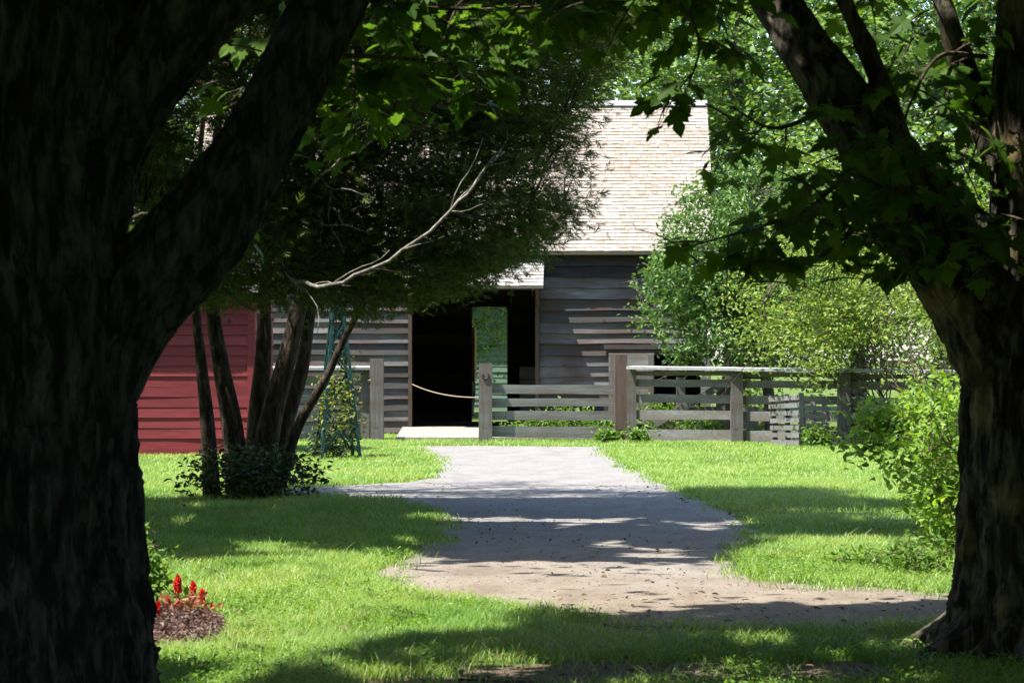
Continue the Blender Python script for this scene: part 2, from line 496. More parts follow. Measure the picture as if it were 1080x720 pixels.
def lap_boards(mb, u0, u1, z0, z1, holes=(), step=.225, out=.047, jit=.014, clip=None, y=0.0, sgn=-1, back=.03, waney=False):
    """lapped horizontal boards in the local plane y; out towards sgn*y"""
    nrow = int(math.ceil((z1 - z0) / step))
    for r in range(nrow):
        zb = z0 + r * step; zt = min(zb + step + .028, z1 + .02)
        a0, a1 = (u0, u1) if clip is None else clip(zb + step * .5)
        if a1 - a0 < .15: continue
        spans = [(a0, a1)]
        for (h0, h1, hz0, hz1) in holes:
            if zb + step * .55 > hz0 and zb + step * .45 < hz1:
                ns = []
                for (a, b) in spans:
                    if h1 <= a or h0 >= b: ns.append((a, b)); continue
                    if h0 > a: ns.append((a, h0))
                    if h1 < b: ns.append((h1, b))
                spans = ns
        for (a, b) in spans:
            cuts = [a]
            while b - cuts[-1] > 4.2:
                cuts.append(cuts[-1] + 2.0 + 1.9 * rng.random())
            cuts.append(b)
            for c0, c1 in zip(cuts[:-1], cuts[1:]):
                c1 -= .006
                if c1 - c0 < .05: continue
                n = max(2, int((c1 - c0) / .3) + 1)
                us = np.linspace(c0, c1, n)
                sd = rng.random() * 50
                wz = (fbm(np.stack([us * 1.4 + sd, us * 0 + r * 3.1, us * 0], -1)) - .5) * 4 * jit + rng.normal() * jit * .5
                wo = (fbm(np.stack([us * .8 + sd, us * 0 + r * 1.7, us * 0 + 9], -1)) - .5) * .024 + rng.normal() * .006
                V = []
                for i, u in enumerate(us):
                    o = out + wo[i]
                    zm, om = (zb + step * (.47 + 2.2 * wz[i]), .012 + .3 * wo[i]) if waney else (zb + step * .5, (.004 + o) / 2)
                    V += [(u, y + sgn * .004, zt), (u, y + sgn * om, zm), (u, y + sgn * o, zb + wz[i]), (u, y + sgn * (o - .02), zb + wz[i] - .002), (u, y - sgn * back, zb + wz[i]), (u, y - sgn * back, zt)]
                Q, T = [], []
                for i in range(n - 1):
                    for k in range(6):
                        q = (6 * i + k, 6 * i + (k + 1) % 6, 6 * i + 6 + (k + 1) % 6, 6 * i + 6 + k)
                        Q.append(q if sgn < 0 else q[::-1])
                for e in (0, 6 * (n - 1)):
                    Q += [(e, e + 1, e + 4, e + 5), (e + 1, e + 2, e + 3, e + 4)]
                mb.add(V, Q, T)

def shingles(mb, A, U, D, width, length, course=.13, nrm=(0, 0, 1), thick=.014):
    """rows of shingles from the eave corner A: U along the eave, D up the slope"""
    A = np.asarray(A, float); U = np.asarray(U, float); D = np.asarray(D, float); N = np.asarray(nrm, float)
    rows = int(length / course)
    for r in range(rows + 1):
        x = -rng.random() * .1
        while x < width:
            w = .09 + .13 * rng.random()
            a, b = max(x, 0) + .003, min(x + w, width) - .003
            x += w
            if b - a < .02: continue
            s0 = r * course - .012 * rng.random() ; s1 = min(s0 + course * 1.9, length)
            h0 = thick * (1.6 + .5 * rng.random()) + .004; h1 = .004
            V = [A + U * a + D * s0 + N * h0, A + U * b + D * s0 + N * (h0 + .002 * rng.normal()), A + U * b + D * s1 + N * h1, A + U * a + D * s1 + N * h1,
                 A + U * a + D * s0 + N * (h0 - thick), A + U * b + D * s0 + N * (h0 - thick)]
            mb.add(V, [(0, 1, 2, 3), (4, 5, 1, 0)])

barn = empty('barn', tuple(BO), -PHI)
tag(barn, 'weathered grey log-board barn with a pale shingle roof and wide dark doorway', 'barn')
W = 8.6
ue0, ue1 = -6.6, uv(745, 300)[0]
dz0 = .15
du0, _ = uv(434, 400); du1, dz1 = uv(565, 310)
sa = math.atan2(uv(700, 110.5, 4.3)[1] - uv(660, 265.5, -.26)[1], 4.3 + .26)
ez = uv(660, 265.5, -.26)[1] + .26 * math.tan(sa) - .12
su0, sz1 = uv(691, 371); su1, _ = uv(739, 371)
holes = [(du0, du1, dz0 - .2, dz1), (su0, su1, .25, sz1)]
fw = MB(); lap_boards(fw, ue0, ue1, .04, ez + .1, holes, waney=True); fw.build('front_wall', M['barn_board'], barn)
bu0, bz1 = uv(498, 323, W); bu1, _ = uv(535, 323, W)
bw = MB(); lap_boards(bw, ue0, ue1, .04, ez + .1, [(bu0, bu1, -.2, bz1)], y=W, sgn=1); bw.build('rear_wall', M['barn_board'], barn)
rise = math.tan(sa) * W / 2
def gable(u, sgn, name):
    m = MB(); mm = MB()
    def clip(z):
        if z <= ez: return (0.0, W)
        k = (z - ez) / rise * (W / 2); return (k, W - k)
    lap_boards(mm, 0, W, .04, ez + rise - .15, clip=clip, y=0, sgn=-1)
    for V in mm.v:
        x, y, z = V[:, 0].copy(), V[:, 1].copy(), V[:, 2].copy()
        V[:, 0] = u - sgn * y; V[:, 1] = x; V[:, 2] = z
    m.v, m.q, m.t, m.n = mm.v, mm.q, mm.t, mm.n
    m.build(name, M['barn_board'], barn)
gable(ue0, -1, 'gable_wall'); gable(ue1, 1, 'gable_wall')
# roof
ov = .26
slope_len = math.hypot(W / 2 + ov, rise * (W / 2 + ov) / (W / 2)); sa = math.atan2(rise, W / 2)
rl, rr = ue0 - .35, uv(755, 266, -ov)[0]
ez0 = ez - ov * math.tan(sa) + .12
rf = MB()
for s in (1, -1):
    y0 = -ov if s > 0 else W + ov
    Dv = np.array([0, s * math.cos(sa), math.sin(sa)]); Nv = np.array([0, -s * math.sin(sa), math.cos(sa)])
    A = np.array([rl, y0, ez0])
    V = [A, A + [rr - rl, 0, 0], A + [rr - rl, 0, 0] + Dv * slope_len, A + Dv * slope_len]
    V = V + [v - Nv * .07 for v in V]
    rf.add(V, [(0, 1, 2, 3), (7, 6, 5, 4), (0, 4, 5, 1), (1, 5, 6, 2), (2, 6, 7, 3), (3, 7, 4, 0)])
    shingles(rf, A, (1, 0, 0), Dv, rr - rl, slope_len, .13, Nv)
roof = rf.build('roof', M['shingle'], barn)
zr = ez0 + math.sin(sa) * slope_len
rc = MB()
rc.plank((rl, W / 2 - .09, zr + .02), (rr, W / 2 - .09, zr + .02), .2, .03, up=(0, .8, .6), j=.002)
rc.plank((rl, W / 2 + .09, zr + .02), (rr, W / 2 + .09, zr + .02), .2, .03, up=(0, .8, -.6), j=.002)
rc.build('ridge_cap', M['cap_wood'], roof)
# door hood
hu0, _ = uv(424, 300); hu1, hz0 = uv(573, 302, -.9); _, hz1 = uv(573, 271)
hd = MB()
hs = math.atan2(hz1 - hz0, .9); hl = math.hypot(hz1 - hz0, .9)
Dv = np.array([0, math.cos(hs), math.sin(hs)]); Nv = np.array([0, -math.sin(hs), math.cos(hs)])
A = np.array([hu0, -.9, hz0])
V = [A, A + [hu1 - hu0, 0, 0], A + [hu1 - hu0, 0, 0] + Dv * (hl - .05), A + Dv * (hl - .05)]
V = V + [v - Nv * .05 for v in V]
hd.add(V, [(0, 1, 2, 3), (7, 6, 5, 4), (0, 4, 5, 1), (1, 5, 6, 2), (2, 6, 7, 3), (3, 7, 4, 0)])
shingles(hd, A, (1, 0, 0), Dv, hu1 - hu0, hl - .05, .13, Nv)
hood = hd.build('door_hood', M['shingle_grey'], barn)
for k in (hu0 + .12, hu1 - .12):
    b = MB(); b.plank((k, -.05, hz0 - .35), (k, -.78, hz0 - .02), .08, .06, up=(0, .5, .8)); b.build('bracket', M['jamb_wood'], hood)
# frames
for u in (du0 - .025, du1 + .03):
    b = MB(); b.plank((u, -.035, .1), (u, -.035, dz1 + .08), .075, .1, up=(1, 0, 0), j=.003); b.build('door_jamb', M['jamb_wood'], barn)
b = MB(); b.plank((du0 - .12, -.036, dz1 + .17), (du1 + .12, -.036, dz1 + .17), .17, .11, j=.003); b.build('lintel', M['jamb_wood'], barn)
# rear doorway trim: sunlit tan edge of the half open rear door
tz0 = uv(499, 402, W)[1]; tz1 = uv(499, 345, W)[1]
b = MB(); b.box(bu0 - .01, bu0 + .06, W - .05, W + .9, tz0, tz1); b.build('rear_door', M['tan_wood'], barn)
# small stable door slid to the left of its opening
sd = empty('stable_door'); sd.parent = barn
x0, zt = uv(642, 372, -.1); x1, _ = uv(690, 372, -.1); zb = .22
nb = 6
pm = MB()
for k in range(nb):
    z0 = zb + (zt - zb) * k / nb; z1 = zb + (zt - zb) * (k + 1) / nb
    pm.plank((x0, -.085, (z0 + z1) / 2), (x1, -.085, (z0 + z1) / 2), z1 - z0 - .008, .03, j=.002)
pm.build('door_planks', M['fence_wood'], sd)
for k in (x0 + .07, x1 - .07):
    b = MB(); b.plank((k, -.115, zb + .03), (k, -.115, zt - .03), .11, .025, up=(1, 0, 0), j=.002); b.build('batten', M['fence_post'], sd)
b = MB(); b.plank((x0 + .12, -.116, zt - .12), (x1 - .12, -.116, zb + .15), .09, .022, j=.002); b.build('brace', M['fence_post'], sd)
b = MB(); b.plank((su1 + .1, -.07, .1), (su1 + .1, -.07, sz1 + .15), .2, .06, up=(1, 0, 0)); b.build('stable_jamb', M['fence_wood'], barn)
b = MB(); b.plank((x0 - .1, -.08, sz1 + .1), (su1 + .2, -.08, sz1 + .1), .1, .05); b.build('door_track', M['barn_board'], barn)
# interior: stall partition and posts
b = MB()
iu0 = uv(548, 390, 3)[0]
for k in range(5):
    b.plank((iu0, 3, .15 + k * .27), (iu0 + 1.8, 3, .15 + k * .27), .25, .03, j=.004)
b.build('stall_partition', M['fence_wood'], barn)
for u in (bu0 - 1.2, bu1 + 1.0):
    b = MB(); b.plank((u, W * .5, 0), (u, W * .5, ez + 1.5), .2, .2, up=(1, 0, 0)); b.build('interior_post', M['barn_inner'], barn)
b = MB(); b.box(ue0 + .1, ue1 - .1, .1, W - .1, -.02, .06); b.build('barn_floor', M['soil'], barn)
b = MB(); b.box(ue0 + .05, ue1 - .05, .4, W - .3, ez + .02, ez + .1); b.build('loft_floor', M['barn_inner'], barn)

# concrete pad in front of the doorway
b = MB()
p = [at(418, 463, 49.9), at(640, 463, 49.9)]
V = []
for z in (0, .12):
    V += [(p[0][0], 49.85, z * .6), (p[1][0], 49.75, z * .6), (p[1][0] + .1, 53.6, z * 1.35), (p[0][0] - .05, 54.03, z * 1.35)]
b.add(V, [(3, 2, 1, 0), (4, 5, 6, 7), (0, 1, 5, 4), (1, 2, 6, 5), (2, 3, 7, 6), (3, 0, 4, 7)])
tag(b.build('concrete_pavement', M['concrete']), kind='structure')

# ------------------------------------------------------------------ green building far behind the barn
gh = empty('green_house', (-2.2, 78, 0))
tag(gh, 'pale green clapboard house seen through the open barn', 'house')
m = MB(); lap_boards(m, -5, 6, 0, 3.4, step=.16, out=.03, jit=.001); m.build('wall', M['green_paint'], gh)
m = MB()
sl = math.hypot(3.4, 2.4); Dv = np.array([0, 3.4, 2.4]) / sl; Nv = np.array([0, -2.4, 3.4]) / sl
A = np.array([-5.3, -.4, 3.35])
V = [A, A + [11.6, 0, 0], A + [11.6, 0, 0] + Dv * sl, A + Dv * sl]; V += [v - Nv * .08 for v in V]
m.add(V, [(0, 1, 2, 3), (7, 6, 5, 4), (0, 4, 5, 1), (1, 5, 6, 2), (2, 6, 7, 3), (3, 7, 4, 0)])
shingles(m, A, (1, 0, 0), Dv, 11.6, sl, .2, Nv)
m.build('roof', M['shingle_grey'], gh)
m = MB(); m.box(-5, 6, .05, 6, 0, 3.3); m.build('house_body', M['green_paint'], gh)

# ------------------------------------------------------------------ red shed
shp = gnd(268, 481)
shed = empty('red_shed', (shp[0], shp[1], 0))
tag(shed, 'red clapboard shed behind the multi-stemmed cedar', 'shed')
SH = 2.46; SW = 4.0; SD = 3.2
m = MB(); lap_boards(m, -SW, -.1, .12, SH, step=.165, out=.019, jit=.001); m.build('front_wall', M['red_paint'], shed)
m = MB(); lap_boards(m, .1, SD, .12, SH, step=.165, out=.019, jit=.001)
for V in m.v:
    x, y = V[:, 0].copy(), V[:, 1].copy(); V[:, 0] = -y; V[:, 1] = x
m.build('side_wall', M['red_paint'], shed)
m = MB(); m.box(-.105, .012, -.034, .07, 0, SH); m.build('corner_board', M['red_paint'], shed)
m = MB(); m.box(-SW, -.11, -.03, .02, 0, .125); m.build('base_board', M['red_paint'], shed)
m = MB(); m.box(-SW - .2, .16, -.04, .02, SH + .002, SH + .2); m.build('fascia', M['red_paint'], shed)
m = MB()
sl = math.hypot(1.85, 1.05); Dv = np.array([0, 1.85, 1.05]) / sl; Nv = np.array([0, -1.05, 1.85]) / sl
A = np.array([-SW - .3, -.25, SH + .12])
for s in (1, -1):
    Dv2 = np.array([0, s * Dv[1], Dv[2]]); Nv2 = np.array([0, s * Nv[1], Nv[2]])
    A2 = A if s > 0 else np.array([A[0], SD + .25, A[2]])
    V = [A2, A2 + [SW + .55, 0, 0], A2 + [SW + .55, 0, 0] + Dv2 * sl, A2 + Dv2 * sl]; V += [v - Nv2 * .06 for v in V]
    m.add(V, [(0, 1, 2, 3), (7, 6, 5, 4), (0, 4, 5, 1), (1, 5, 6, 2), (2, 6, 7, 3), (3, 7, 4, 0)])
    shingles(m, A2, (1, 0, 0), Dv2, SW + .55, sl, .14, Nv2)
m.build('roof', M['shingle_grey'], shed)
m = MB(); m.add([(-.01, 0, SH), (-.01, SD, SH), (-.01, SD / 2, SH + 1.0), (-.06, 0, SH), (-.06, SD, SH), (-.06, SD / 2, SH + 1.0)], None, [(0, 1, 2), (5, 4, 3)])
m.build('gable', M['red_paint'], shed)

# ------------------------------------------------------------------ fences
FP = {}
def fpt(px, py=None, Y=49.3):
    """x,y on the ground of a fence point seen at px"""
    d = ray(px, 466); p = CAM + d * (Y / d[1]); return p[0], p[1]
def zpx(py, Y): return at(540, py, Y)[2]

def post(par, px, py_top, Y, w=.24, d=.2, m='fence_post', name='post', below=.0):
    x, y = fpt(px, Y=Y); z1 = zpx(py_top, Y)
    b = MB(); b.plank((0, 0, 0), (0, 0, z1), w, d, up=(1, 0, 0), j=.006, step=.18)
    b.v[0] += np.array([x, y, -below]); o = b.build(name, M[m], None, loc=(x, y, 0)); o.parent = par
    return o
def rail(par, pxa, pya, Ya, pxb, pyb, Yb, h, t=.04, m='fence_wood', name='rail', off=0.0, up=(0, 0, 1)):
    A = at(pxa, pya, Ya); B = at(pxb, pyb, Yb); A[1] += off; B[1] += off
    b = MB(); b.plank(A, B, h, t, up=up, j=.009)
    ln = norm(B - A)
    # local frame along the board so that the grain follows it
    c = (A + B) / 2
    o = b.build(name, M[m], None, loc=c); o.parent = par
    return o
# left piece, behind the trellis
f1 = tag(empty('plank_fence'), 'short capped plank fence running left from the doorway behind the teal trellis', 'fence', 'grey plank fences of the barnyard')
post(f1, 397.5, 378, 49.3, .25, .2)
post(f1, 385, 386, 49.6, .16, .14)
post(f1, 250, 386, 49.6, .2, .16)
rail(f1, 240, 388, 49.6, 391, 388, 49.5, .3, .05, 'cap_wood', 'cap_board', up=(0, 1, .08))
for y0, h in ((402, .15), (421, .14), (437, .15), (456, .24)):
    rail(f1, 240, y0, 49.8, 392, y0, 49.72, h)
# middle piece
f2 = tag(empty('plank_fence'), 'uncapped four-rail plank fence between the doorway post and the reddish post', 'fence', 'grey plank fences of the barnyard')
p512 = post(f2, 512, 383, 49.3, .25, .22)
post(f2, 655, 374, 49.3, .23, .26, 'red_post')
for y0, y1, h in ((410, 411, .17), (424, 424, .15), (438, 438, .17), (455, 456, .2)):
    rail(f2, 517, y0, 49.35, 650, y1, 49.45, h, off=.02)
# horseshoe nailed on the post
hp = []
for a in np.linspace(-PI * .08, PI * 1.08, 20):
    hp.append((math.cos(a) * .055, 0, -math.sin(a) * .075))
b = MB(); b.tube(np.array(hp) + [fpt(512)[0], 49.3 - .125, zpx(395, 49.3)], .016, 6); o = b.build('horseshoe', M['iron'], f2)
# right capped fence
def YR(px): return 49.2 - (px - 662) / (1000 - 662) * 2.6
f3 = tag(empty('plank_fence'), 'long plank fence with a flat pale cap board along the right lawn', 'fence', 'grey plank fences of the barnyard')
post(f3, 666, 389, 49.25, .17, .18)
for px in (777, 890, 1003, 1116):
    post(f3, px, 391, YR(px), .22, .16)
post(f3, 770, 395, YR(770) + .35, .16, .1)
for a, b_ in ((664, 778), (778, 890), (890, 1003), (1003, 1116)):
    yy = lambda p: 387.5 + (p - 665) * .013
    rail(f3, a, yy(a), YR(a) - .02, b_ - .3, yy(b_), YR(b_) - .02, .34, .05, 'cap_wood', 'cap_board', up=(0, 1, .05))
    dy = (a - 664) * .013
    for y0, h in ((403.5, .14), (420, .15), (437, .17), (461, .29)):
        rail(f3, a, y0 + dy, YR(a) + .11, b_ - .5, y0 + dy + .7, YR(b_) + .11, h)
    rail(f3, a, 393.5 + dy, YR(a) + .11, b_ - .5, 394 + dy, YR(b_) + .11, .08)
# cross fence inside the pen
f4 = tag(empty('pen_gate'), 'old barnyard gate with a diagonal brace behind the capped fence', 'gate')
post(f4, 718, 398, 52.0, .17, .14)
post(f4, 760, 402, 52.0, .17, .14)
rail(f4, 690, 447, 51.9, 768, 402, 51.9, .14, .05, name='brace')
for y0 in (432, 447): rail(f4, 716, y0, 52.05, 800, y0, 52.05, .12)

# slatted pallets leaning together in front of the fence
def pallet(px0, pyb0, px1, pyb1, Y0, Y1, top0, top1, n, label, lean=.1):
    r = tag(empty('pallet'), label, 'pallet', 'slatted pallets at the capped fence')
    A0, B0 = at(px0, pyb0, Y0), at(px1, pyb1, Y1); A1, B1 = at(px0 - 4, top0, Y0 + lean), at(px1, top1, Y1 + lean)
    A0[2] = max(A0[2], .03); B0[2] = max(B0[2], .03)
    for k in range(n):
        f = (k + .4) / n
        a = A0 + (A1 - A0) * f; b = B0 + (B1 - B0) * f
        m_ = MB(); m_.plank(a, b, .08, .022, j=.004, step=.12); m_.build('slat', M['fence_wood'], r)
    nn = norm(np.cross(B0 - A0, A1 - A0)); 
    if nn[1] < 0: nn = -nn
    for f in (.04, .5, .96):
        a = A0 + (B0 - A0) * f + nn * .06; b = A1 + (B1 - A1) * f + nn * .06
        m_ = MB(); m_.plank(a, b, .09, .04, up=nn, j=.003); m_.build('stringer', M['fence_post'], r)
pallet(814, 471, 843, 473, 46.9, 46.2, 417, 414, 7, 'upright grey slatted pallet facing the lawn, in full sun')
pallet(851, 471, 874, 470, 46.3, 47.1, 414, 418, 6, 'darker pallet angled back behind the sunlit pallet')

# rope across the doorway
j0 = np.array([*(BO + BT * (du0 + .02) + BN * -.09)[:2], uv(435, 405)[1]])
j1 = at(507, 419, 49.3)
rp = [j0 + (j1 - j0) * t + np.array([0, 0, -.09 * 4 * t * (1 - t) * (1 - .2 * t)]) for t in np.linspace(0, 1, 26)]
b = MB(); b.tube(rp, .011, 6)
tag(b.build('rope', M['rope'], smooth=True), 'slack tan rope strung across the dark barn doorway to a post', 'rope')

# ------------------------------------------------------------------ teal trellis
tp = gnd(356, 484)
tr = tag(empty('trellis', (tp[0], tp[1], 0), R(14)), 'teal metal obelisk trellis beside the cedar stems', 'trellis')
HT = 2.75
def tw(z): return .265 * (1 - z / HT) + .035
corn = [(-1, -1), (1, -1), (1, 1), (-1, 1)]
for a, c in corn:
    m = MB(); m.plank((a * tw(0), c * tw(0), 0), (a * tw(HT), c * tw(HT), HT), .044, .044, up=(1, 0, 0), j=.001); m.build('leg', M['teal_metal'], tr)
lv = [.12, .75, 1.3, 1.75, 2.1, 2.4]
for z0, z1 in zip(lv[:-1], lv[1:]):
    for k in range(4):
        a, b_ = corn[k], corn[(k + 1) % 4]
        for s, e in ((a, b_), (b_, a)):
            m = MB(); off = .008 if s is a else -.008
            m.plank((s[0] * (tw(z0) + off), s[1] * (tw(z0) + off), z0), (e[0] * (tw(z1) + off), e[1] * (tw(z1) + off), z1), .035, .014, up=(0, 0, 1), j=.001)
            m.build('brace', M['teal_metal'], tr)
for z in (lv[1], lv[3], lv[5]):
    for k in range(4):
        a, b_ = corn[k], corn[(k + 1) % 4]
        m = MB(); m.plank((a[0] * tw(z), a[1] * tw(z), z), (b_[0] * tw(z), b_[1] * tw(z), z), .03, .02, j=.001); m.build('crossbar', M['teal_metal'], tr)
m = MB(); m.tube([(0, 0, HT - .05), (0, 0, HT + .05), (0, 0, HT + .16)], [.05, .04, .005], 8); m.build('finial', M['teal_metal'], tr)

# ------------------------------------------------------------------ trees
def wander(A, B, n=8, bend=.12, sag=0.0, g=rng):
    A = np.asarray(A, float); B = np.asarray(B, float)
    L = np.linalg.norm(B - A)
    t = np.linspace(0, 1, n)[:, None]
    k = g.normal(size=3) * bend * L
    k2 = g.normal(size=3) * bend * L * .4
    P = A + (B - A) * t + k * (t * (1 - t)) * 1.6 + k2 * np.sin(t * 2 * PI) * .6
    P[:, 2] += sag * L * (4 * t * (1 - t))[:, 0]
    return P

def crown_tree(name, base, trunk_pts, trunk_r, tips_fn, n_limb, n_clump, per, clump_r, leaf, s0, s1, lm, bm, label, cat, group=None,
               tmpl=T_DIAM, flat=.7, nb=.6, spread=.6, down=0.0, seed=1, accept=None, twig_leaves=True, trunk_seg=10, up=.10):
    """tapered trunk, limbs to the main tips, twigs to every leaf clump; leaves fill the clumps and line the twigs"""
    g = np.random.default_rng(seed)
    base = np.asarray(base, float)
    tag_o = tag(empty(name, tuple(base)), label, cat, group)
    w = MB(); lf = MB()
    TP = curve(np.asarray(trunk_pts, float), 20)
    tr_ = trunk_r * (1 - .78 * np.linspace(0, 1, len(TP))); tr_[0] *= 1.3; tr_[1] *= 1.1
    w.tube(TP, tr_, trunk_seg)
    nodes = [TP[i] for i in range(len(TP) // 3, len(TP))]; rad = [tr_[i] for i in range(len(TP) // 3, len(TP))]
    for T_ in tips_fn(g, n_limb):
        N = np.array(nodes[:len(TP) - len(TP) // 3])
        dd = np.linalg.norm(N - T_, axis=1) + np.maximum(0, N[:, 2] - T_[2] + .1) * 2
        i = int(np.argmin(dd))
        P = wander(N[i], T_, 9, .10, up, g)
        r0 = min(rad[i] * .6, .02 + .018 * np.linalg.norm(T_ - N[i]) * (trunk_r / .15))
        rr_ = r0 * (1 - .8 * np.linspace(0, 1, 9))
        w.tube(P, rr_, 6)
        nodes += list(P[2:]); rad += list(rr_[2:])
    NA = np.array(nodes)
    C = tips_fn(g, n_clump)
    if accept is not None: C = C[accept(C)]
    pts = []
    for c in C:
        dd = np.linalg.norm(NA - c, axis=1)
        i = int(np.argmin(dd))
        P = wander(NA[i], c, 6, .14, .05, g)
        w.tube(P, np.linspace(min(rad[i] * .6, .012 + .006 * dd[i]), .003, 6), 4, cap=False)
        n = max(3, int(per * (.6 + .8 * g.random())))
        q = c + g.normal(size=(n, 3)) * clump_r * np.array([1, 1, flat]) * (.7 + .6 * g.random())
        pts.append(q)
        if twig_leaves and dd[i] > .15:
            k = max(1, int(dd[i] * per * .25))
            t = g.random(k) * .8 + .2
            idx = np.minimum((t * 5).astype(int), 4); fr = t * 5 - idx
            q = P[idx] * (1 - fr[:, None]) + P[idx + 1] * fr[:, None] + g.normal(size=(k, 3)) * clump_r * .35
            pts.append(q)
    Pt = np.vstack(pts)
    Pt = Pt[Pt[:, 2] > .05]
    scatter(lf, tmpl, Pt, s0, s1, nb, spread, down, g)
    w.build('trunk', M[bm], tag_o, True, loc=base).location = (0, 0, 0)
    lf.build('crown', M[lm], tag_o, loc=base).location = (0, 0, 0)
    return tag_o

def ellipsoid_tips(c, r, seed, shell=.45, lump=.55):
    c = np.asarray(c, float); r = np.asarray(r, float)
    def f(g, n):
        d = norm(g.normal(size=(n, 3)))
        rad = g.random(n) ** shell
        env = 1 - lump * .5 + lump * fbm(d * 1.9 + seed * 7.7, 2)
        return c + d * r * (rad * env)[:, None]
    return f

# ---- the two maples in the foreground: smooth-jointed trunks with deep bark ridges
def maple_trunk(limbs, voxel=.02, amp=.028, seed=0):
    """limbs: list of (points, radii). Returns displaced V and Q"""
    mb = MB(); chains = []
    for lim in limbs:
        if lim is None: continue
        pts, rad = lim
        P = curve(pts, 30); t = np.linspace(0, 1, len(P))
        r = np.interp(t, np.linspace(0, 1, len(rad)), rad)
        mb.tube(P, r, 20)
        s = np.concatenate([[0], np.cumsum(np.linalg.norm(np.diff(P, axis=0), axis=1))])
        chains.append((P, r, s))
    o = mb.build('tmp_wood', None)
    md = o.modifiers.new('r', 'REMESH'); md.mode = 'VOXEL'; md.voxel_size = voxel
    ms = o.modifiers.new('s', 'SMOOTH'); ms.iterations = 10; ms.factor = .5
    dg = bpy.context.evaluated_depsgraph_get()
    ev = o.evaluated_get(dg); me = ev.to_mesh()
    n = len(me.vertices)
    V = np.empty(n * 3, np.float32); me.vertices.foreach_get('co', V); V = V.reshape(-1, 3).astype(float)
    N = np.empty(n * 3, np.float32); me.vertices.foreach_get('normal', N); N = N.reshape(-1, 3).astype(float)
    Q, T = [], []
    for p in me.polygons:
        v = list(p.vertices)
        if len(v) == 4: Q.append(v)
        elif len(v) == 3: T.append(v)
    ev.to_mesh_clear(); me0 = o.data
    bpy.data.objects.remove(o); bpy.data.meshes.remove(me0)
    # bark frame from the limb segment each vertex lies on
    ax0 = np.zeros((n, 3)); best = np.full(n, 1e9); axis = np.zeros((n, 3)); sl = np.zeros(n); rr_ = np.zeros(n)
    for P, r, s in chains:
        bd = np.full(n, 1e9); bx = np.zeros((n, 3)); bs = np.zeros(n); br = np.zeros(n); bp = np.zeros((n, 3))
        for i in range(len(P) - 1):
            d = P[i + 1] - P[i]; L = np.linalg.norm(d)
            if L < 1e-6: continue
            d = d / L
            t = np.clip((V - P[i]) @ d, 0, L)
            pv = V - P[i] - t[:, None] * d
            dist = np.linalg.norm(pv, axis=1); k = dist < bd
            bd[k] = dist[k]; bx[k] = d; bs[k] = s[i] + t[k]; br[k] = (r[i] + (r[i + 1] - r[i]) * t / L)[k]; bp[k] = pv[k]
        k = bd - br < best
        best[k] = (bd - br)[k]; axis[k] = bx[k]; sl[k] = bs[k]; rr_[k] = br[k]; ax0[k] = bp[k]
    perp = ax0; along = axis * sl[:, None]
    warp = (fbm(V * 2.3 + 11, 2)[:, None] - .5) * .10
    u = np.stack([perp[:, 0], perp[:, 1], perp[:, 2]], 1) + warp
    c1 = u * 20 + (along * 1.5) + seed
    r1 = 1 - np.abs(2 * noise(c1) - 1) * 1.0
    c2 = u * 40 + along * 3.5 + seed + 5
    r2 = 1 - np.abs(2 * noise(c2) - 1)
    low = fbm(V * 1.7 + 3 + seed, 3) - .5
    a = np.clip(rr_ / .35, .3, 1.15)
    disp = a * (amp * (1.9 * (r1 ** 1.5 - .5)) + amp * .7 * (r2 - .5) + amp * 2.6 * low)
    return V + N * disp[:, None], np.array(Q), np.array(T) if T else None

def W_(pts, Y):
    """px polyline at depth Y (or per-point depth)"""
    return [at(p[0], p[1], (p[2] if len(p) > 2 else Y)) for p in pts]

YL, YRT = 11.6, 14.2
cl = lambda px: (px - 540) / F * YL
sL = F / YL; sR = F / YRT
# left maple
lb = np.array([cl(38), YL, 0])
left_limbs = [
    ([lb + [0, 0, -.15], lb + [0, 0, .15], lb + [-.02, 0, .7], lb + [-.05, .02, 1.3], at(18, 300, YL), at(12, 180, YL), at(16, 60, YL), at(10, -60, YL), at(-30, -220, YL), at(-80, -420, YL + .3)],
     [.62, .52, .475, .46, .46, .43, .50, .50, .34, .26]),
    ([at(40, 330, YL), at(72, 240, YL), at(98, 160, YL), at(140, 90, YL - .05), at(192, 24, YL - .1), at(262, -60, YL - .2), at(430, -260, YL - .6)],
     [.24, .24, .21, .19, .185, .17, .10]),
    ([at(15, 530, YL), at(72, 420, YL), at(128, 335, YL), at(172, 285, YL), at(211, 245, YL), at(248, 190, YL), at(285, 125, YL + .03), at(316, 65, YL + .05), at(346, 8, YL + .1), at(390, -90, YL + .4), at(480, -350, YL + .8)],
     [.27, .255, .21, .205, .205, .185, .158, .15, .15, .14, .10]),
]
maple_l = tag(empty('maple_tree', tuple(lb)), 'huge dark maple trunk forking low at the left edge of the picture', 'tree', 'big maples framing the drive')
V, Q, T = maple_trunk(left_limbs, .014, .034, 3.0)
m = MB(); m.add(V, Q, T); o = m.build('trunk', M['maple_bark'], maple_l, True, loc=lb); o.location = (0, 0, 0)
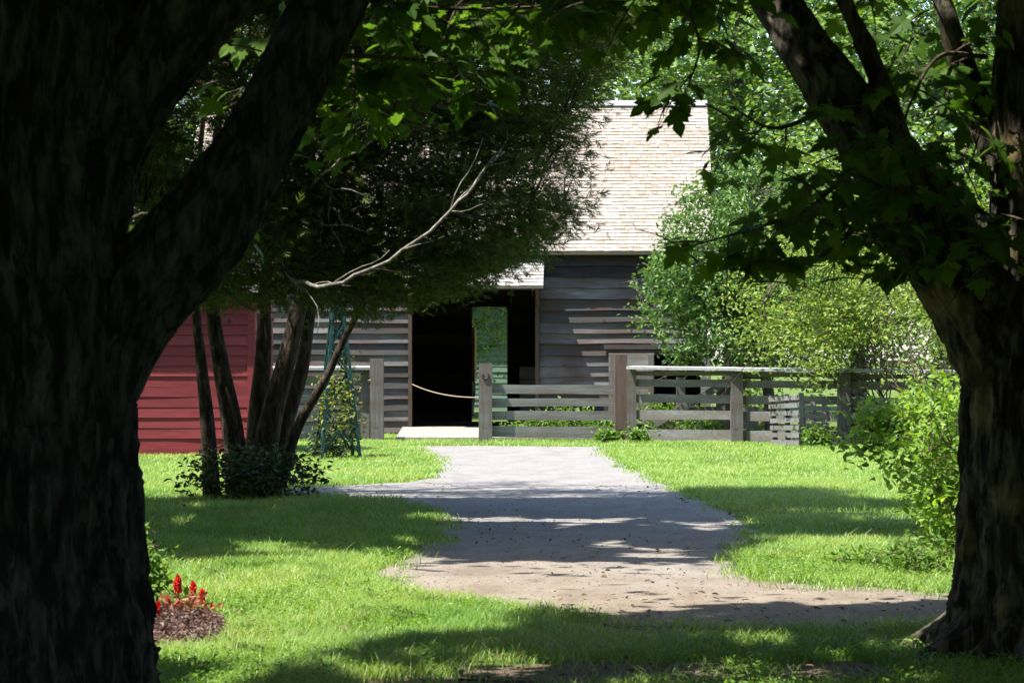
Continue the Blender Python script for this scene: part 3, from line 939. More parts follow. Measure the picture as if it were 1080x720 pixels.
# right maple
rb = np.array([(1112 - 540) / F * YRT, YRT, 0])
right_limbs = [
    ([rb + [0, 0, -.15], rb + [0, 0, .12], rb + [0, 0, .45], at(1112, 520, YRT), at(1114, 400, YRT), at(1105, 300, YRT), at(1095, 200, YRT), at(1090, 80, YRT), at(1095, -60, YRT), at(1110, -260, YRT), at(1140, -600, YRT + .3)],
     [.72, .58, .49, .46, .47, .40, .24, .2, .19, .14, .03]),
    ([at(1100, 430, YRT), at(1050, 330, YRT), at(990, 245, YRT - .02), at(930, 165, YRT), at(872, 85, YRT + .12), at(818, 0, YRT + .36), at(775, -90, YRT + .7), at(745, -230, YRT + 1.3)],
     [.34, .31, .245, .185, .155, .125, .10, .06]),
    ([at(960, 190, YRT), at(930, 90, YRT + .1), at(895, 10, YRT + .15), at(850, -90, YRT + .3), at(800, -220, YRT + .6)], [.08, .062, .05, .045, .03]),
    ([at(1070, 200, YRT), at(1030, 110, YRT + .2), at(1000, 20, YRT + .3), at(970, -100, YRT + .6), at(950, -260, YRT + .9)], [.10, .08, .065, .05, .015]),
]
# root flare
for ang, L in ((200, .75), (250, .7), (300, .7), (160, .8), (20, .7), (90, .7)):
    d = np.array([math.cos(R(ang)), math.sin(R(ang)), 0])
    right_limbs.append(([rb + d * .2 + [0, 0, .42], rb + d * .5 + [0, 0, .12], rb + d * (L + .1) + [0, 0, -.06]], [.2, .13, .06]))
    left_limbs.append(None)
maple_r = tag(empty('maple_tree', tuple(rb)), 'dark maple at the right edge with a flared base and a long limb leaning left', 'tree', 'big maples framing the drive')
V, Q, T = maple_trunk(right_limbs, .014, .032, 8.0)
m = MB(); m.add(V, Q, T); o = m.build('trunk', M['maple_bark_lichen'], maple_r, True, loc=rb); o.location = (0, 0, 0)

# ---- leaf sprays that hang into the picture
SPRAY = []
def sprays(mb, wood, starts, dirs, L, g, s0=.085, s1=.145, nlf=7):
    lp_ = at(845, 55, 14.15); sd_ = SUN / np.linalg.norm(SUN)
    ok = []
    for i_, s_ in enumerate(starts):
        v_ = np.array(s_) - lp_; t_ = v_ @ sd_
        if not (t_ > .05 and np.linalg.norm(v_ - t_ * sd_) < .34): ok.append(i_)
    starts = [starts[i_] for i_ in ok]; dirs = [dirs[i_] for i_ in ok]; L = [L[i_] for i_ in ok]
    for s_ in starts:
        if g.random() < (.28 if s_[0] < 1.0 else .2): SPRAY.append((np.array(s_), .10 + .12 * g.random()))
    for s, d, l in zip(starts, dirs, L):
        d = norm(d); n = 6
        t = np.linspace(0, 1, n)[:, None]
        P = s + d * l * t + np.array([0, 0, -1]) * (.28 * l * t ** 2)
        wood.tube(P, np.linspace(.006, .002, n), 4, cap=False)
        side = norm(np.cross(d, [0, 0, 1.0]))
        lp, ln, ld = [], [], []
        k = max(2, int(nlf * (.6 + .7 * g.random())))
        for i in range(k):
            f = (i + 1) / k
            p = s + d * l * f + np.array([0, 0, -1]) * (.28 * l * f ** 2)
            for sg in ((1, -1) if i < k - 1 else (0,)):
                if g.random() < .12: continue
                out = norm(d * (.5 + .5 * g.random()) + side * sg * (.9 + .3 * g.random()) + g.normal(size=3) * .25)
                pet = .05 + .06 * g.random()
                q = p + out * pet + np.array([0, 0, -.02])
                wood.tube([p, q], .0018, 3, cap=False)
                dr = out + np.array([0, 0, -(.15 + .9 * g.random())])
                nn = np.array([0, 0, 1.0]) + out * .5 + g.normal(size=3) * .45 + np.array([0, -.35, 0])
                lp.append(q); ln.append(nn); ld.append(dr)
        lp, ln, ld = np.array(lp), np.array(ln), np.array(ld)
        if len(lp) == 0: continue
        qx, qy = project(lp)
        k = qy < np.interp(qx, [300, 380, 500, 600, 680, 690, 708, 716, 800, 900, 980, 1040, 1090], [300, 142, 130, 62, 75, 138, 138, 285, 285, 285, 300, 330, 380])
        k |= (qx < 300)
        lp, ln, ld = lp[k], ln[k], ld[k]
        place(mb, T_MAPLE, lp, s0 + (s1 - s0) * g.random(len(lp)) ** 1.2, ln, ld)

def fill(mb, wood, poly, n, Y0, Y1, g, bias=(0, 0, -.1), s0=.085, s1=.145, nlf=5):
    poly = np.asarray(poly, float)
    lo, hi = poly.min(0), poly.max(0)
    S = []
    while len(S) < n:
        p = lo + (hi - lo) * g.random(2)
        if inpoly(p[:1], p[1:], poly)[0]: S.append(at(p[0], p[1], Y0 + (Y1 - Y0) * g.random()))
    D = g.normal(size=(n, 3)) * [1, 1, .35] + np.array(bias)
    sprays(mb, wood, S, D, .2 + .3 * g.random(n), g, s0, s1, nlf)

def branch(mb, wood, pts, Y, g, r=.014, step=.2, L=(.2, .38), **kw):
    P = curve([at(p[0], p[1], p[2] if len(p) > 2 else Y) for p in pts], 26)
    wood.tube(P, np.linspace(r, .004, len(P)), 6)
    s = np.concatenate([[0], np.cumsum(np.linalg.norm(np.diff(P, axis=0), axis=1))])
    x = np.arange(.1, s[-1], step)
    S = np.stack([np.interp(x, s, P[:, i]) for i in range(3)], 1)
    tan = norm(np.stack([np.interp(x, s, np.gradient(P, axis=0)[:, i]) for i in range(3)], 1))
    D = tan * .7 + g.normal(size=(len(x), 3)) * [.7, .7, .45]
    sprays(mb, wood, S, D, L[0] + (L[1] - L[0]) * g.random(len(x)), g, **kw)

gl = np.random.default_rng(21)
lfL, wdL = MB(), MB()
branch(lfL, wdL, [(330, 60, 11.7), (400, 60, 12.0), (470, 70, 12.5), (520, 100, 12.8)], 12, gl)
branch(lfL, wdL, [(345, -10, 11.7), (420, 5, 12.1), (500, 10, 12.6), (600, 5, 13)], 12, gl)
branch(lfL, wdL, [(300, 100, 11.7), (360, 110, 12.2), (420, 125, 12.6), (470, 140, 12.9)], 12, gl)
fill(lfL, wdL, [(360, -35), (640, -35), (650, 0), (560, 15), (500, 55), (430, 90), (350, 80)], 32, 11.8, 13.6, gl)
fill(lfL, wdL, [(330, 60), (430, 70), (470, 120), (400, 150), (320, 130)], 13, 11.9, 13.4, gl)
fill(lfL, wdL, [(140, 250), (250, 60), (275, 20), (295, 30), (250, 150), (180, 230)], 9, 12.6, 14.5, gl)
gr = np.random.default_rng(22)
lfR, wdR = MB(), MB()
branch(lfR, wdR, [(800, -5, 13.9), (760, -15, 13.6), (700, -12, 13.2), (640, 10, 12.9)], 13.4, gr)
branch(lfR, wdR, [(790, -30, 13.6), (730, 0, 13.0), (738, 50, 12.6), (722, 100, 12.4)], 13, gr, step=.26, L=(.15, .25))
branch(lfR, wdR, [(865, 120, 13.9), (815, 135, 13.6), (770, 112, 13.3)], 13.5, gr)
branch(lfR, wdR, [(900, 175, 13.9), (850, 222, 13.6), (790, 242, 13.3), (735, 258, 13.0)], 13.5, gr)
branch(lfR, wdR, [(930, 200, 13.9), (880, 260, 13.6), (830, 280, 13.4), (770, 285, 13.2)], 13.5, gr)
branch(lfR, wdR, [(960, 230, 13.8), (900, 240, 13.5), (860, 200, 13.3), (820, 180, 13.2)], 13.5, gr)
branch(lfR, wdR, [(1040, 60, 14.2), (990, 60, 13.9), (960, 110, 13.7), (950, 150, 13.5)], 13.9, gr)
branch(lfR, wdR, [(1030, 130, 14.0), (1010, 170, 13.8), (975, 150, 13.6)], 13.9, gr)
fill(lfR, wdR, [(890, 190), (960, 150), (1030, 200), (1040, 300), (960, 290), (880, 285), (860, 240)], 26, 13.4, 14.8, gr)
fill(lfR, wdR, [(830, 150), (900, 150), (900, 230), (850, 220)], 8, 13.3, 14.0, gr)
fill(lfR, wdR, [(780, 250), (880, 230), (900, 290), (820, 310), (700, 285), (720, 265)], 5, 13.0, 14.0, gr)
fill(lfR, wdR, [(900, -25), (1085, -25), (1085, 90), (1020, 110), (960, 90), (920, 40)], 22, 14.3, 15.5, gr)
fill(lfR, wdR, [(620, -35), (790, -35), (760, 0), (690, 5), (630, 20)], 13, 12.6, 14.2, gr)
fill(lfR, wdR, [(700, 85), (740, 80), (745, 110), (705, 115)], 2, 12.4, 12.8, gr)
fill(lfR, wdR, [(1020, 110), (1090, 110), (1090, 330), (1045, 320)], 14, 13.2, 14.0, gr)

# ---- high canopy of the maples, above the picture; leaves culled so sun and shade land where wanted
LIT = [[(384, 592), (480, 594), (600, 592), (760, 588), (800, 576), (1060, 574), (1060, 634), (1000, 640), (760, 634), (640, 646), (560, 656), (430, 668), (320, 694), (150, 700), (100, 690), (110, 592), (300, 584)],
       [(985, 505), (1200, 505), (1200, 640), (985, 640)]]
FLECK = [(at(398, 38, 12.1), .16), (at(386, 86, 12.1), .14), (at(836, 38, 14.35), .12), (at(854, 72, 14.25), .13), (at(700, 30, 13.2), .3), (at(640, 30, 12.9), .25), (at(720, 130, 12.5), .2), (at(880, 112, 13.6), .12), (at(545, 60, 28.5), 1.0),
         (at(600, 120, 28.5), .9), (at(590, 230, 28.5), .6), (at(480, 130, 28), .5), (at(400, 230, 28), .45), (at(325, 300, 28), .3), (at(200, 290, 30), .4), (at(915, 100, 13.4), .16), (at(905, 150, 13.4), .15), (at(950, 90, 13.8), .16),
         (at(820, 170, 13.3), .14), (at(860, 245, 13.4), .14), (at(985, 150, 13.8), .14), (at(660, 55, 12.9), .2), (at(755, 100, 13.3), .16), (at(960, 20, 14), .25), (at(500, 40, 12.6), .18), (at(450, 60, 12.5), .15), (at(1055, 110, 14), .12)]
BLOCK = [(at(972, 667, 13.6), .45), (at(1050, 590, 13.8), .4), (at(1060, 480, 13.8), .4), (at(1000, 680, 13.8), .35), (at(960, 250, 13.9), .3), (at(165, 10, 11.5), .5), (at(60, 60, 11.4), .6), (at(330, 20, 11.6), .25)]
FLECK += SPRAY + [(at(345, 300, 25.5), .4), (at(400, 282, 25.3), .4), (at(452, 244, 25.2), .4), (at(490, 206, 25.3), .3), (at(360, 170, 25.5), .3)]
SD_ = SUN / np.linalg.norm(SUN)
def canopy_keep(P, g, dapple=.53):
    G = P[:, :2] + P[:, 2:3] * (-SUN[:2])
    G3 = np.column_stack([G, np.zeros(len(G))])
    px, py = project(G3)
    ahead = G[:, 1] > 4
    wob = (fbm(np.column_stack([G * 1.1, np.full(len(G), 2.0)]), 3) - .5) * np.clip((py - 480) / 90, .1, .8) * 40
    pyw = py + wob; pxw = px + (fbm(np.column_stack([G * 1.3, np.full(len(G), 9.0)]), 2) - .5) * 60
    lit = np.zeros(len(P), bool)
    for q in LIT: lit |= inpoly(pxw, pyw, q)
    left_lim = np.where(px < 330, 506, 531)
    lit |= ahead & (pyw < left_lim)
    dn = fbm(np.column_stack([G[:, 0] * 2.2, G[:, 1] * 1.1, np.full(len(G), 5.0)]), 3)
    thr = np.where(px < 560, dapple - .03, dapple + .07)
    lit |= ahead & (py > 655) & (py < 760) & (dn > thr)
    # sunny patches inside the shade band
    lit |= ahead & (py > 524) & (py < 590) & (dn > .615)
    keep = ~lit | (g.random(len(P)) < .012)
    for Q_, r in FLECK:
        v = P - Q_; s = v @ SD_
        keep &= ~((s > 0) & (np.linalg.norm(v - s[:, None] * SD_, axis=1) < r))
    for Q_, r in BLOCK:
        v = P - Q_; s = v @ SD_
        keep |= (s > 0) & (np.linalg.norm(v - s[:, None] * SD_, axis=1) < r)
    return keep

def above_frame(P):
    return (P[:, 2] > 1.6 + .140 * np.maximum(P[:, 1], 0) + .45)

def canopy(mb, c, r, n, g, s0=.16, s1=.26):
    d = norm(g.normal(size=(n, 3))); P = np.asarray(c) + d * np.asarray(r) * (g.random(n) ** .4)[:, None]
    cl_ = fbm(P * .9 + 31, 2)
    P = P[(cl_ > .40)]
    P = P[above_frame(P)]
    P = P[canopy_keep(P, g)]
    scatter(mb, T_DIAM, P, s0, s1, .8, .5, 0, g)

gc = np.random.default_rng(5)
canL, canR = MB(), MB()
canopy(canL, (-3.2, 9.5, 8.0), (7.0, 9.5, 4.2), 110000, gc)
canopy(canR, (4.2, 11.0, 8.0), (6.5, 9.5, 4.2), 110000, gc)
for (par, lf, wd, cn, b0) in ((maple_l, lfL, wdL, canL, lb), (maple_r, lfR, wdR, canR, rb)):
    lf.build('foliage', M['maple_leaf'], par, loc=b0).location = (0, 0, 0)
    tw_ = wd.build('twigs', M['twig'], par, loc=b0); tw_.location = (0, 0, 0); tw_['kind'] = 'stuff'
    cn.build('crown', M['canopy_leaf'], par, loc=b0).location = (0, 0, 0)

# a third maple of the row, just left of the picture: its crown shades the middle of the drive
av = tag(empty('maple_tree', (-7.2, 22.5, 0)), 'maple standing left of the drive whose crown shades the gravel', 'tree', 'big maples framing the drive')
m = MB()
m.tube(curve([(-7.2, 22.5, -.1), (-7.2, 22.5, 1.5), (-7.1, 22.6, 3.5), (-6.9, 22.6, 6), (-6.6, 22.7, 9)], 20), np.linspace(.5, .15, 20), 14)
for k in range(7):
    e = np.array([-6 + 5 * math.cos(k * .9), 23.5 + 4 * math.sin(k * .9), 7.5 + rng.random() * 3])
    m.tube(wander((-7.0, 22.6, 3.5 + .4 * k), e, 9, .1, .1), np.linspace(.14, .03, 9), 8)
m.build('trunk', M['maple_bark'], av, True, loc=(-7.2, 22.5, 0)).location = (0, 0, 0)
ca = MB()
canopy(ca, (-4.6, 23.2, 8.4), (6.6, 5.8, 3.6), 120000, gc, .2, .3)
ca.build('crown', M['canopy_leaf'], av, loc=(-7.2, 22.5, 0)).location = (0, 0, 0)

# ---- cedar clump
YC = 30.5
cb = np.array([(262 - 540) / F * YC, YC, 0])
ced = tag(empty('cedar_tree', tuple(cb)), 'dark many-stemmed cedar clump spreading over the left lawn before the barn', 'tree')
stems = [([(224, 530, 30.0), (219, 450, 30.0), (213, 390, 30.0), (207, 330, 30.0), (204, 240, 30.2), (215, 120, 30.4)], .085),
         ([(252, 528, 30.3), (245, 450, 30.3), (233, 385, 30.3), (224, 320, 30.3), (220, 220, 30.4), (240, 60, 30.6)], .125),
         ([(268, 528, 30.8), (272, 440, 30.8), (278, 370, 30.8), (280, 300, 30.9), (290, 180, 31.0), (320, 20, 31.2)], .12),
         ([(272, 528, 30.4), (284, 450, 30.4), (302, 380, 30.4), (318, 310, 30.4), (340, 200, 30.5), (380, 40, 30.8)], .14),
         ([(288, 528, 31.0), (300, 450, 31.0), (318, 390, 31.0), (328, 320, 31.0), (345, 220, 31.3), (420, 60, 31.8)], .11),
         ([(292, 525, 30.2), (312, 455, 30.0), (343, 400, 29.9), (372, 340, 29.8), (410, 280, 29.7), (470, 200, 29.7)], .062)]
snodes = []
for pts, r in stems:
    P = curve([at(*p) for p in pts], 26); P[0][2] = -.05
    m = MB(); rr_ = r * (1.25 - .95 * np.linspace(0, 1, len(P)) ** .8); m.tube(P, rr_, 12)
    V = m.v[0]; V += (fbm(V * np.array([14, 14, 4.0]), 2) - .5)[:, None] * .035 * norm(V - V.mean(0)) 
    o = m.build('trunk', M['cedar_bark'], ced, True, loc=cb); o.location = (0, 0, 0)
    snodes += list(P[8:])
for pts, r in (([(286, 238, 28.4), (312, 214, 26.8), (345, 182, 25.7), (378, 156, 25.4), (406, 138, 25.3)], .022),
               ([(283, 246, 29.0), (296, 262, 27.6), (303, 284, 26.6), (316, 299, 25.9), (348, 300, 25.5), (400, 282, 25.3), (452, 244, 25.2), (490, 206, 25.3), (512, 180, 25.4), (530, 160, 25.5)], .026),
               ([(298, 230, 28.0), (318, 226, 26.6), (345, 238, 25.9), (372, 240, 25.7)], .014)):
    P = curve([at(*p) for p in pts], 36)
    P += np.column_stack([noise(np.column_stack([P[:, 0] * 6 + k_, P[:, 2] * 6, P[:, 1] + k_])) - .5 for k_ in (0, 7, 13)]) * .10
    m = MB(); m.tube(P, r * (1.15 - .85 * np.linspace(0, 1, len(P))) * (.85 + .3 * noise(P * 9)), 8)
    for k_ in range(10):
        i_ = int(rng.integers(8, len(P) - 2)); e_ = P[i_] + (P[min(i_ + 3, len(P) - 1)] - P[i_]) * 1.2 + rng.normal(size=3) * np.array([.16, .1, .16])
        m.tube(wander(P[i_], e_, 6, .15), np.linspace(r * .3, .003, 6), 5)
    o = m.build('bare_branch', M['pale_branch'], ced, True, loc=cb); o.location = (0, 0, 0)
    snodes += list(P)
sil = [(100, -60), (640, -60), (648, 20), (640, 70), (612, 105), (600, 140), (625, 160), (640, 195), (606, 212), (600, 240), (562, 262), (530, 285), (495, 300), (440, 312), (395, 330), (330, 322), (260, 318), (190, 318), (150, 290), (110, 200)]
sdir = SUN / np.linalg.norm(SUN)
PALE = [(at(345, 300, 25.5), .3), (at(400, 282, 25.3), .3), (at(452, 244, 25.2), .3), (at(490, 206, 25.3), .25), (at(360, 170, 25.5), .25)]
def cedar_clumps(g, n):
    out = []
    while len(out) < n:
        P = np.array([at(px, py, 25.8 + 7 * g.random()) for px, py in np.column_stack([100 + 550 * g.random(400), -70 + 410 * g.random(400)])])
        px, py = project(P)
        k = inpoly(px, py, sil)
        # rounded in depth, sparser towards the lower middle where the barn roof glints through
        cx = (px - 370) / 280
        dy = np.abs(P[:, 1] - 29.2)
        k &= dy < 3.3 * np.sqrt(np.clip(1.05 - cx * cx, 0, 1))
        thin = np.clip((py - 130) / 160, 0, 1) * np.clip(1 - np.abs(px - 430) / 170, 0, 1)
        k &= g.random(len(P)) > .32 * thin
        k &= (fbm(P * .9 + 4, 2) > .40) & (fbm(P * 2.1 + 9, 2) > .41)
        gx, gy = project(np.column_stack([P[:, :2] - P[:, 2:3] * SUN[:2], P[:, 2] * 0]))
        k &= ~((gy < 526) & (gx > 345) & (g.random(len(P)) < .97))
        for Q_, r_ in PALE:
            v = P - Q_; t_ = v @ sdir
            k &= ~((t_ > 0) & (np.linalg.norm(v - t_[:, None] * sdir, axis=1) < r_))
        out += list(P[k])
    return np.array(out[:n])
gk = np.random.default_rng(77)
C = cedar_clumps(gk, 2000)
E = np.array([at(470 + 175 * gk.random(), -60 + 200 * gk.random(), 26.5 + 3.5 * gk.random()) for _ in range(900)])
qx, qy = project(E)
E = E[inpoly(qx, qy, sil) & (fbm(E * 1.7 + 5, 2) > .44)]
C = np.vstack([C, E])
# the upper crown, out of the picture
up_ = np.array([[-3.0, 30.2, 8.6]]) + norm(gk.normal(size=(240, 3))) * (gk.random((240, 1)) ** .5) * np.array([2.6, 2.0, 2.2])
up_ = up_[(up_[:, 2] > 6.6) & (up_[:, 1] + .18 * up_[:, 2] < 31.2)]
C = np.vstack([C, up_])
SN = np.array(snodes)
w, lf = MB(), MB()
pts = []
for c in C:
    dd = np.linalg.norm(SN - c, axis=1) + np.maximum(0, SN[:, 2] - c[2]) * .6
    i = int(np.argmin(dd)); L = np.linalg.norm(SN[i] - c)
    P = wander(SN[i], c, 6, .10, .04, gk)
    if L > .12: w.tube(P, np.linspace(.006 + .006 * L, .003, 6), 4, cap=False)
    n = int(48 * (.5 + gk.random()))
    pts.append(c + gk.normal(size=(n, 3)) * np.array([.17, .17, .08]))
    if gk.random() < .3: SN = np.vstack([SN, P[3:5]])
Pt = np.vstack(pts)
n = len(Pt)
N = np.array([0, -.15, .9]) + gk.normal(size=(n, 3)) * .45
ax = norm(Pt - (cb + [0, 0, 3])); D = ax * np.array([1, 1, .3]) + gk.normal(size=(n, 3)) * .6 + np.array([0, 0, -.25])
place(lf, T_FROND, Pt, .08 + .09 * gk.random(n), N, D)
w.build('twigs', M['cedar_bark'], ced, loc=cb).location = (0, 0, 0)
lf.build('crown', M['cedar_leaf'], ced, loc=cb).location = (0, 0, 0)

# ---- shrubs
def shrub(name, base, c, r, n_stem, n_clump, per, clump_r, s0, s1, lm, label, cat='shrub', group=None, seed=1, tmpl=T_LEAF, stem_r=.012, bm='twig', bare=0, nb=.85, spread=.55, down=.2, accept=None, lump=.6):
    g = np.random.default_rng(seed)
    base = np.asarray(base, float)
    e = tag(empty(name, tuple(base)), label, cat, group)
    w, lf = MB(), MB()
    tips = ellipsoid_tips(c, r, seed, .5, lump)
    nodes = []
    for t_ in tips(g, n_stem):
        P = wander(base + g.normal(size=3) * [.12, .12, 0] * max(r[0], .3), t_, 10, .10, .06, g); P[0][2] = -.02
        w.tube(P, np.linspace(stem_r, stem_r * .3, 10), 5); nodes += list(P[2:])
    for t_ in tips(g, bare):
        a = nodes[int(g.integers(len(nodes)))]
        w.tube(wander(a, t_ + (t_ - np.asarray(c)) * .25, 9, .2, .1, g), np.linspace(stem_r * .5, .003, 9), 4)
    NA = np.array(nodes); C = tips(g, n_clump)
    C = C[C[:, 2] > .04]
    if accept is not None: C = C[accept(C)]
    pts = []
    for q in C:
        i = int(np.argmin(np.linalg.norm(NA - q, axis=1)))
        P = wander(NA[i], q, 5, .12, .03, g); w.tube(P, np.linspace(.005, .002, 5), 3, cap=False)
        n = max(3, int(per * (.5 + g.random())))
        pts.append(q + g.normal(size=(n, 3)) * clump_r * np.array([1, 1, .7]))
    Pt = np.vstack(pts); Pt = Pt[Pt[:, 2] > .02]
    scatter(lf, tmpl, Pt, s0, s1, nb, spread, down, g)
    w.build('stems', M[bm], e, loc=base).location = (0, 0, 0)
    lf.build('foliage', M[lm], e, loc=base).location = (0, 0, 0)
    return e

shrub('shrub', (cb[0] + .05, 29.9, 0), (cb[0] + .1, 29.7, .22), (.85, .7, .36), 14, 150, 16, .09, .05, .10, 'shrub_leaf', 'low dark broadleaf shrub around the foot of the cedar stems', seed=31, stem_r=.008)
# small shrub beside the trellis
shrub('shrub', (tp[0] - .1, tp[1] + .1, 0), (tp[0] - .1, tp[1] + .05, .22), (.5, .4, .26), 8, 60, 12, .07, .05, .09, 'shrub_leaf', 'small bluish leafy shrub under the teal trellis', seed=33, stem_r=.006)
# vine on the trellis
vn = tag(empty('vine', (tp[0], tp[1], 0)), 'yellow-green vine climbing the teal trellis', 'vine')
gv = np.random.default_rng(3)
w, lf = MB(), MB()
pts = []
for s in range(4):
    a0 = s * 1.6
    P = []
    for z in np.linspace(0, 1.25 if s != 2 else 1.6, 26):
        a = a0 + z * 2.4; rr_ = tw(z) * 1.15
        P.append((tp[0] + math.cos(a) * rr_, tp[1] + math.sin(a) * rr_, z))
    P = np.array(P); w.tube(P, .006, 4)
    k = P[8:]; q = np.repeat(k, 7, 0); pts.append(q + gv.normal(size=q.shape) * [.10, .08, .06])
cz = at(352, 420, tp[1] - .2); pts.append(cz + gv.normal(size=(120, 3)) * [.13, .1, .13])
cz = at(366, 440, tp[1] - .3); pts.append(cz + gv.normal(size=(30, 3)) * [.08, .06, .1])
scatter(lf, T_LEAF, np.vstack(pts), .05, .09, .5, .7, .3, gv)
w.build('stems', M['twig'], vn, loc=(tp[0], tp[1], 0)).location = (0, 0, 0)
lf.build('foliage', M['vine_leaf'], vn, loc=(tp[0], tp[1], 0)).location = (0, 0, 0)

# apple tree leaning over the fence in front of the barn's right end
ab = np.array([(815 - 540) / F * 51.0, 51.0, 0])
apple_sil = [(662, 330), (680, 300), (705, 262), (700, 240), (725, 205), (760, 180), (800, 150), (850, 160), (880, 220), (880, 330), (850, 400), (790, 385), (740, 372), (720, 388), (700, 360)]
def apple_acc(C):
    px, py = project(C); return inpoly(px, py, apple_sil) & (fbm(C * 2.0 + 3, 2) > .40)
crown_tree('apple_tree', ab, [ab, ab + [-.1, 0, 1.0], ab + [-.35, 0, 2.0], ab + [-.5, -.1, 3.2], ab + [-.4, 0, 4.6]], .14,
           ellipsoid_tips((ab[0] - .7, 50.6, 3.0), (2.5, 1.6, 2.6), 3, .45), 14, 900, 34, .15, None, .07, .13, 'apple_leaf', 'far_bark',
           'bright green fruit tree reaching its branches in front of the barn wall', 'tree', None, T_LEAF, .8, .7, .8, .2, 41, apple_acc)
# pale honeysuckle thicket with bare arching twigs
hb = np.array([(975 - 540) / F * 46.0, 46.0, 0])
def hs_acc(C):
    px, py = project(C)
    return (px < 1030) & (fbm(C * 1.4 + 2, 2) > .40) & ~(py > np.where(px > 890, 362, 382) + 25 * (np.abs(px - 858) < 14))
shrub('honeysuckle_shrub', hb + [0, 1.7, 0], (hb[0] - .9, 46.9, 2.1), (2.5, 1.3, 2.2), 9, 760, 32, .17, .06, .11, 'lime_leaf', 'big pale lime shrub with arching bare twigs over the capped fence', seed=51, stem_r=.024, bare=60, accept=hs_acc, bm='twig')
# foreground bush beside the right maple
bush_sil = [(888, 436), (905, 424), (945, 430), (985, 398), (1070, 380), (1070, 625), (985, 622), (972, 565), (955, 510), (932, 486), (895, 480)]
def bush_acc(C):
    px, py = project(C); return inpoly(px, py, bush_sil)
nb_ = np.array([(1025 - 540) / F * 21.5, 21.5, 0])
shrub('leafy_bush', nb_, (nb_[0] - .05, 21.6, .62), (.72, .6, .85), 9, 330, 13, .075, .045, .095, 'bush_leaf', 'bright broadleaf bush growing against the right maple trunk', seed=61, stem_r=.009, bare=6, nb=.7, spread=.6, lump=.8, accept=bush_acc)
nb2 = np.array([(1010 - 540) / F * 24.0, 24.0, 0])
shrub('leafy_bush', nb2, (nb2[0] - .42, 24.1, .98), (.95, .5, .42), 8, 300, 11, .09, .05, .10, 'bush_leaf', 'sunlit spray of young leaves leaning left over the lawn before the pallets', seed=62, stem_r=.010, bare=4, nb=.8, spread=.55, lump=.8, accept=bush_acc)
# dead brush tangle right
db = np.array([(985 - 540) / F * 38.0, 38.0, 0])
shrub('dead_brush', db, (db[0] - .1, 38.2, 1.35), (1.0, .8, .8), 9, 22, 6, .12, .05, .09, 'lime_leaf', 'tangle of bare brown twigs behind the right maple', 'brush', seed=71, stem_r=.022, bare=26, bm='twig')

# ---- far trees
def far_tree(name, x, y, h, rx, lm, label, seed, n_clump=420, per=26, s=(.13, .22), zc=.56, cat='tree', rz=.46, group='trees beyond the barn', cr=.36):
    b = np.array([x, y, 0.0])
    return crown_tree(name, b, [b, b + [.1, 0, h * .2], b + [-.1, .1, h * .45], b + [.1, 0, h * .7], b + [0, 0, h * .9]], .11 + h * .014,
                      ellipsoid_tips((x, y, h * zc), (rx, rx * .8, h * rz), seed, .42, .75), 16, n_clump, per, cr, None, s[0], s[1], lm, 'far_bark',
                      label, cat, group, T_DIAM, .7, .85, .55, .2, seed)
far_tree('broadleaf_tree', 5.6, 66, 15, 4.4, 'far_leaf_a', 'tall tree rising behind the right slope of the barn roof', 101, 800)
far_tree('broadleaf_tree', 1.2, 72, 16, 5.0, 'far_leaf_b', 'pale green tree showing just above the barn ridge', 102, 520)
far_tree('broadleaf_tree', 10.2, 63, 14, 4.2, 'far_leaf_a', 'tree behind the leaning limb of the right maple', 103, 750)
far_tree('broadleaf_tree', 7.4, 57.5, 7.2, 2.5, 'far_leaf_b', 'rounded sunlit tree beside the barn right gable', 104, 380, 26, (.10, .17), .52, cr=.26)
far_tree('broadleaf_tree', 10.6, 55, 6.6, 3.0, 'far_leaf_b', 'yellow-green tree above the honeysuckle thicket', 105, 380, 26, (.10, .16), .5, cr=.26)
far_tree('broadleaf_tree', 14.6, 60, 13, 4.4, 'far_leaf_c', 'dark tree glimpsed between the stems of the right maple', 106, 420)
far_tree('broadleaf_tree', -7.5, 68, 15, 5.0, 'far_leaf_c', 'dark tree behind the left end of the barn', 107, 700)
far_tree('broadleaf_tree', -2.8, 71, 14, 4.4, 'far_leaf_a', 'tree showing above the barn ridge beside the cedar crown', 112, 850)
far_tree('broadleaf_tree', -13, 60, 14, 5.0, 'far_leaf_a', 'tree glimpsed through the fork of the left maple', 108, 700)
far_tree('broadleaf_tree', 6.5, 78, 19, 5.5, 'far_leaf_c', 'tallest tree at the back of the wood right of the roof', 109, 700, 26, (.16, .26))
far_tree('broadleaf_tree', 13.5, 76, 19, 5.5, 'far_leaf_a', 'back-row tree above the right maple limb', 110, 420, 26, (.16, .26))
far_tree('broadleaf_tree', -1.2, 70.5, 4.2, 1.5, 'far_leaf_b', 'young tree in front of the green house beyond the barn', 111, 110, 16, (.09, .15), .6, cr=.2)
# trees added outside the picture to block low sky light around the drive
proto = far_tree('broadleaf_tree', -12, 14, 12, 4.8, 'far_leaf_c', 'leafy tree added out of view to block low sky light', 120, 520, 30, (.2, .34), .5, group='added sky-blocking trees out of view')
for k, (x, y) in enumerate([(-12, 5), (-11, -4), (-6, -10), (0, -12), (6, -10), (11, -4), (13, 5), (12, 14), (13.5, 24), (-14, 26), (-14, 36), (4, -16), (-4, -17)]):
    r2 = proto.copy(); COL.objects.link(r2); r2.location = (x, y, 0); r2.rotation_euler = (0, 0, k * 1.3)
    for ch in list(proto.children):
        c2 = ch.copy(); COL.objects.link(c2); c2.parent = r2

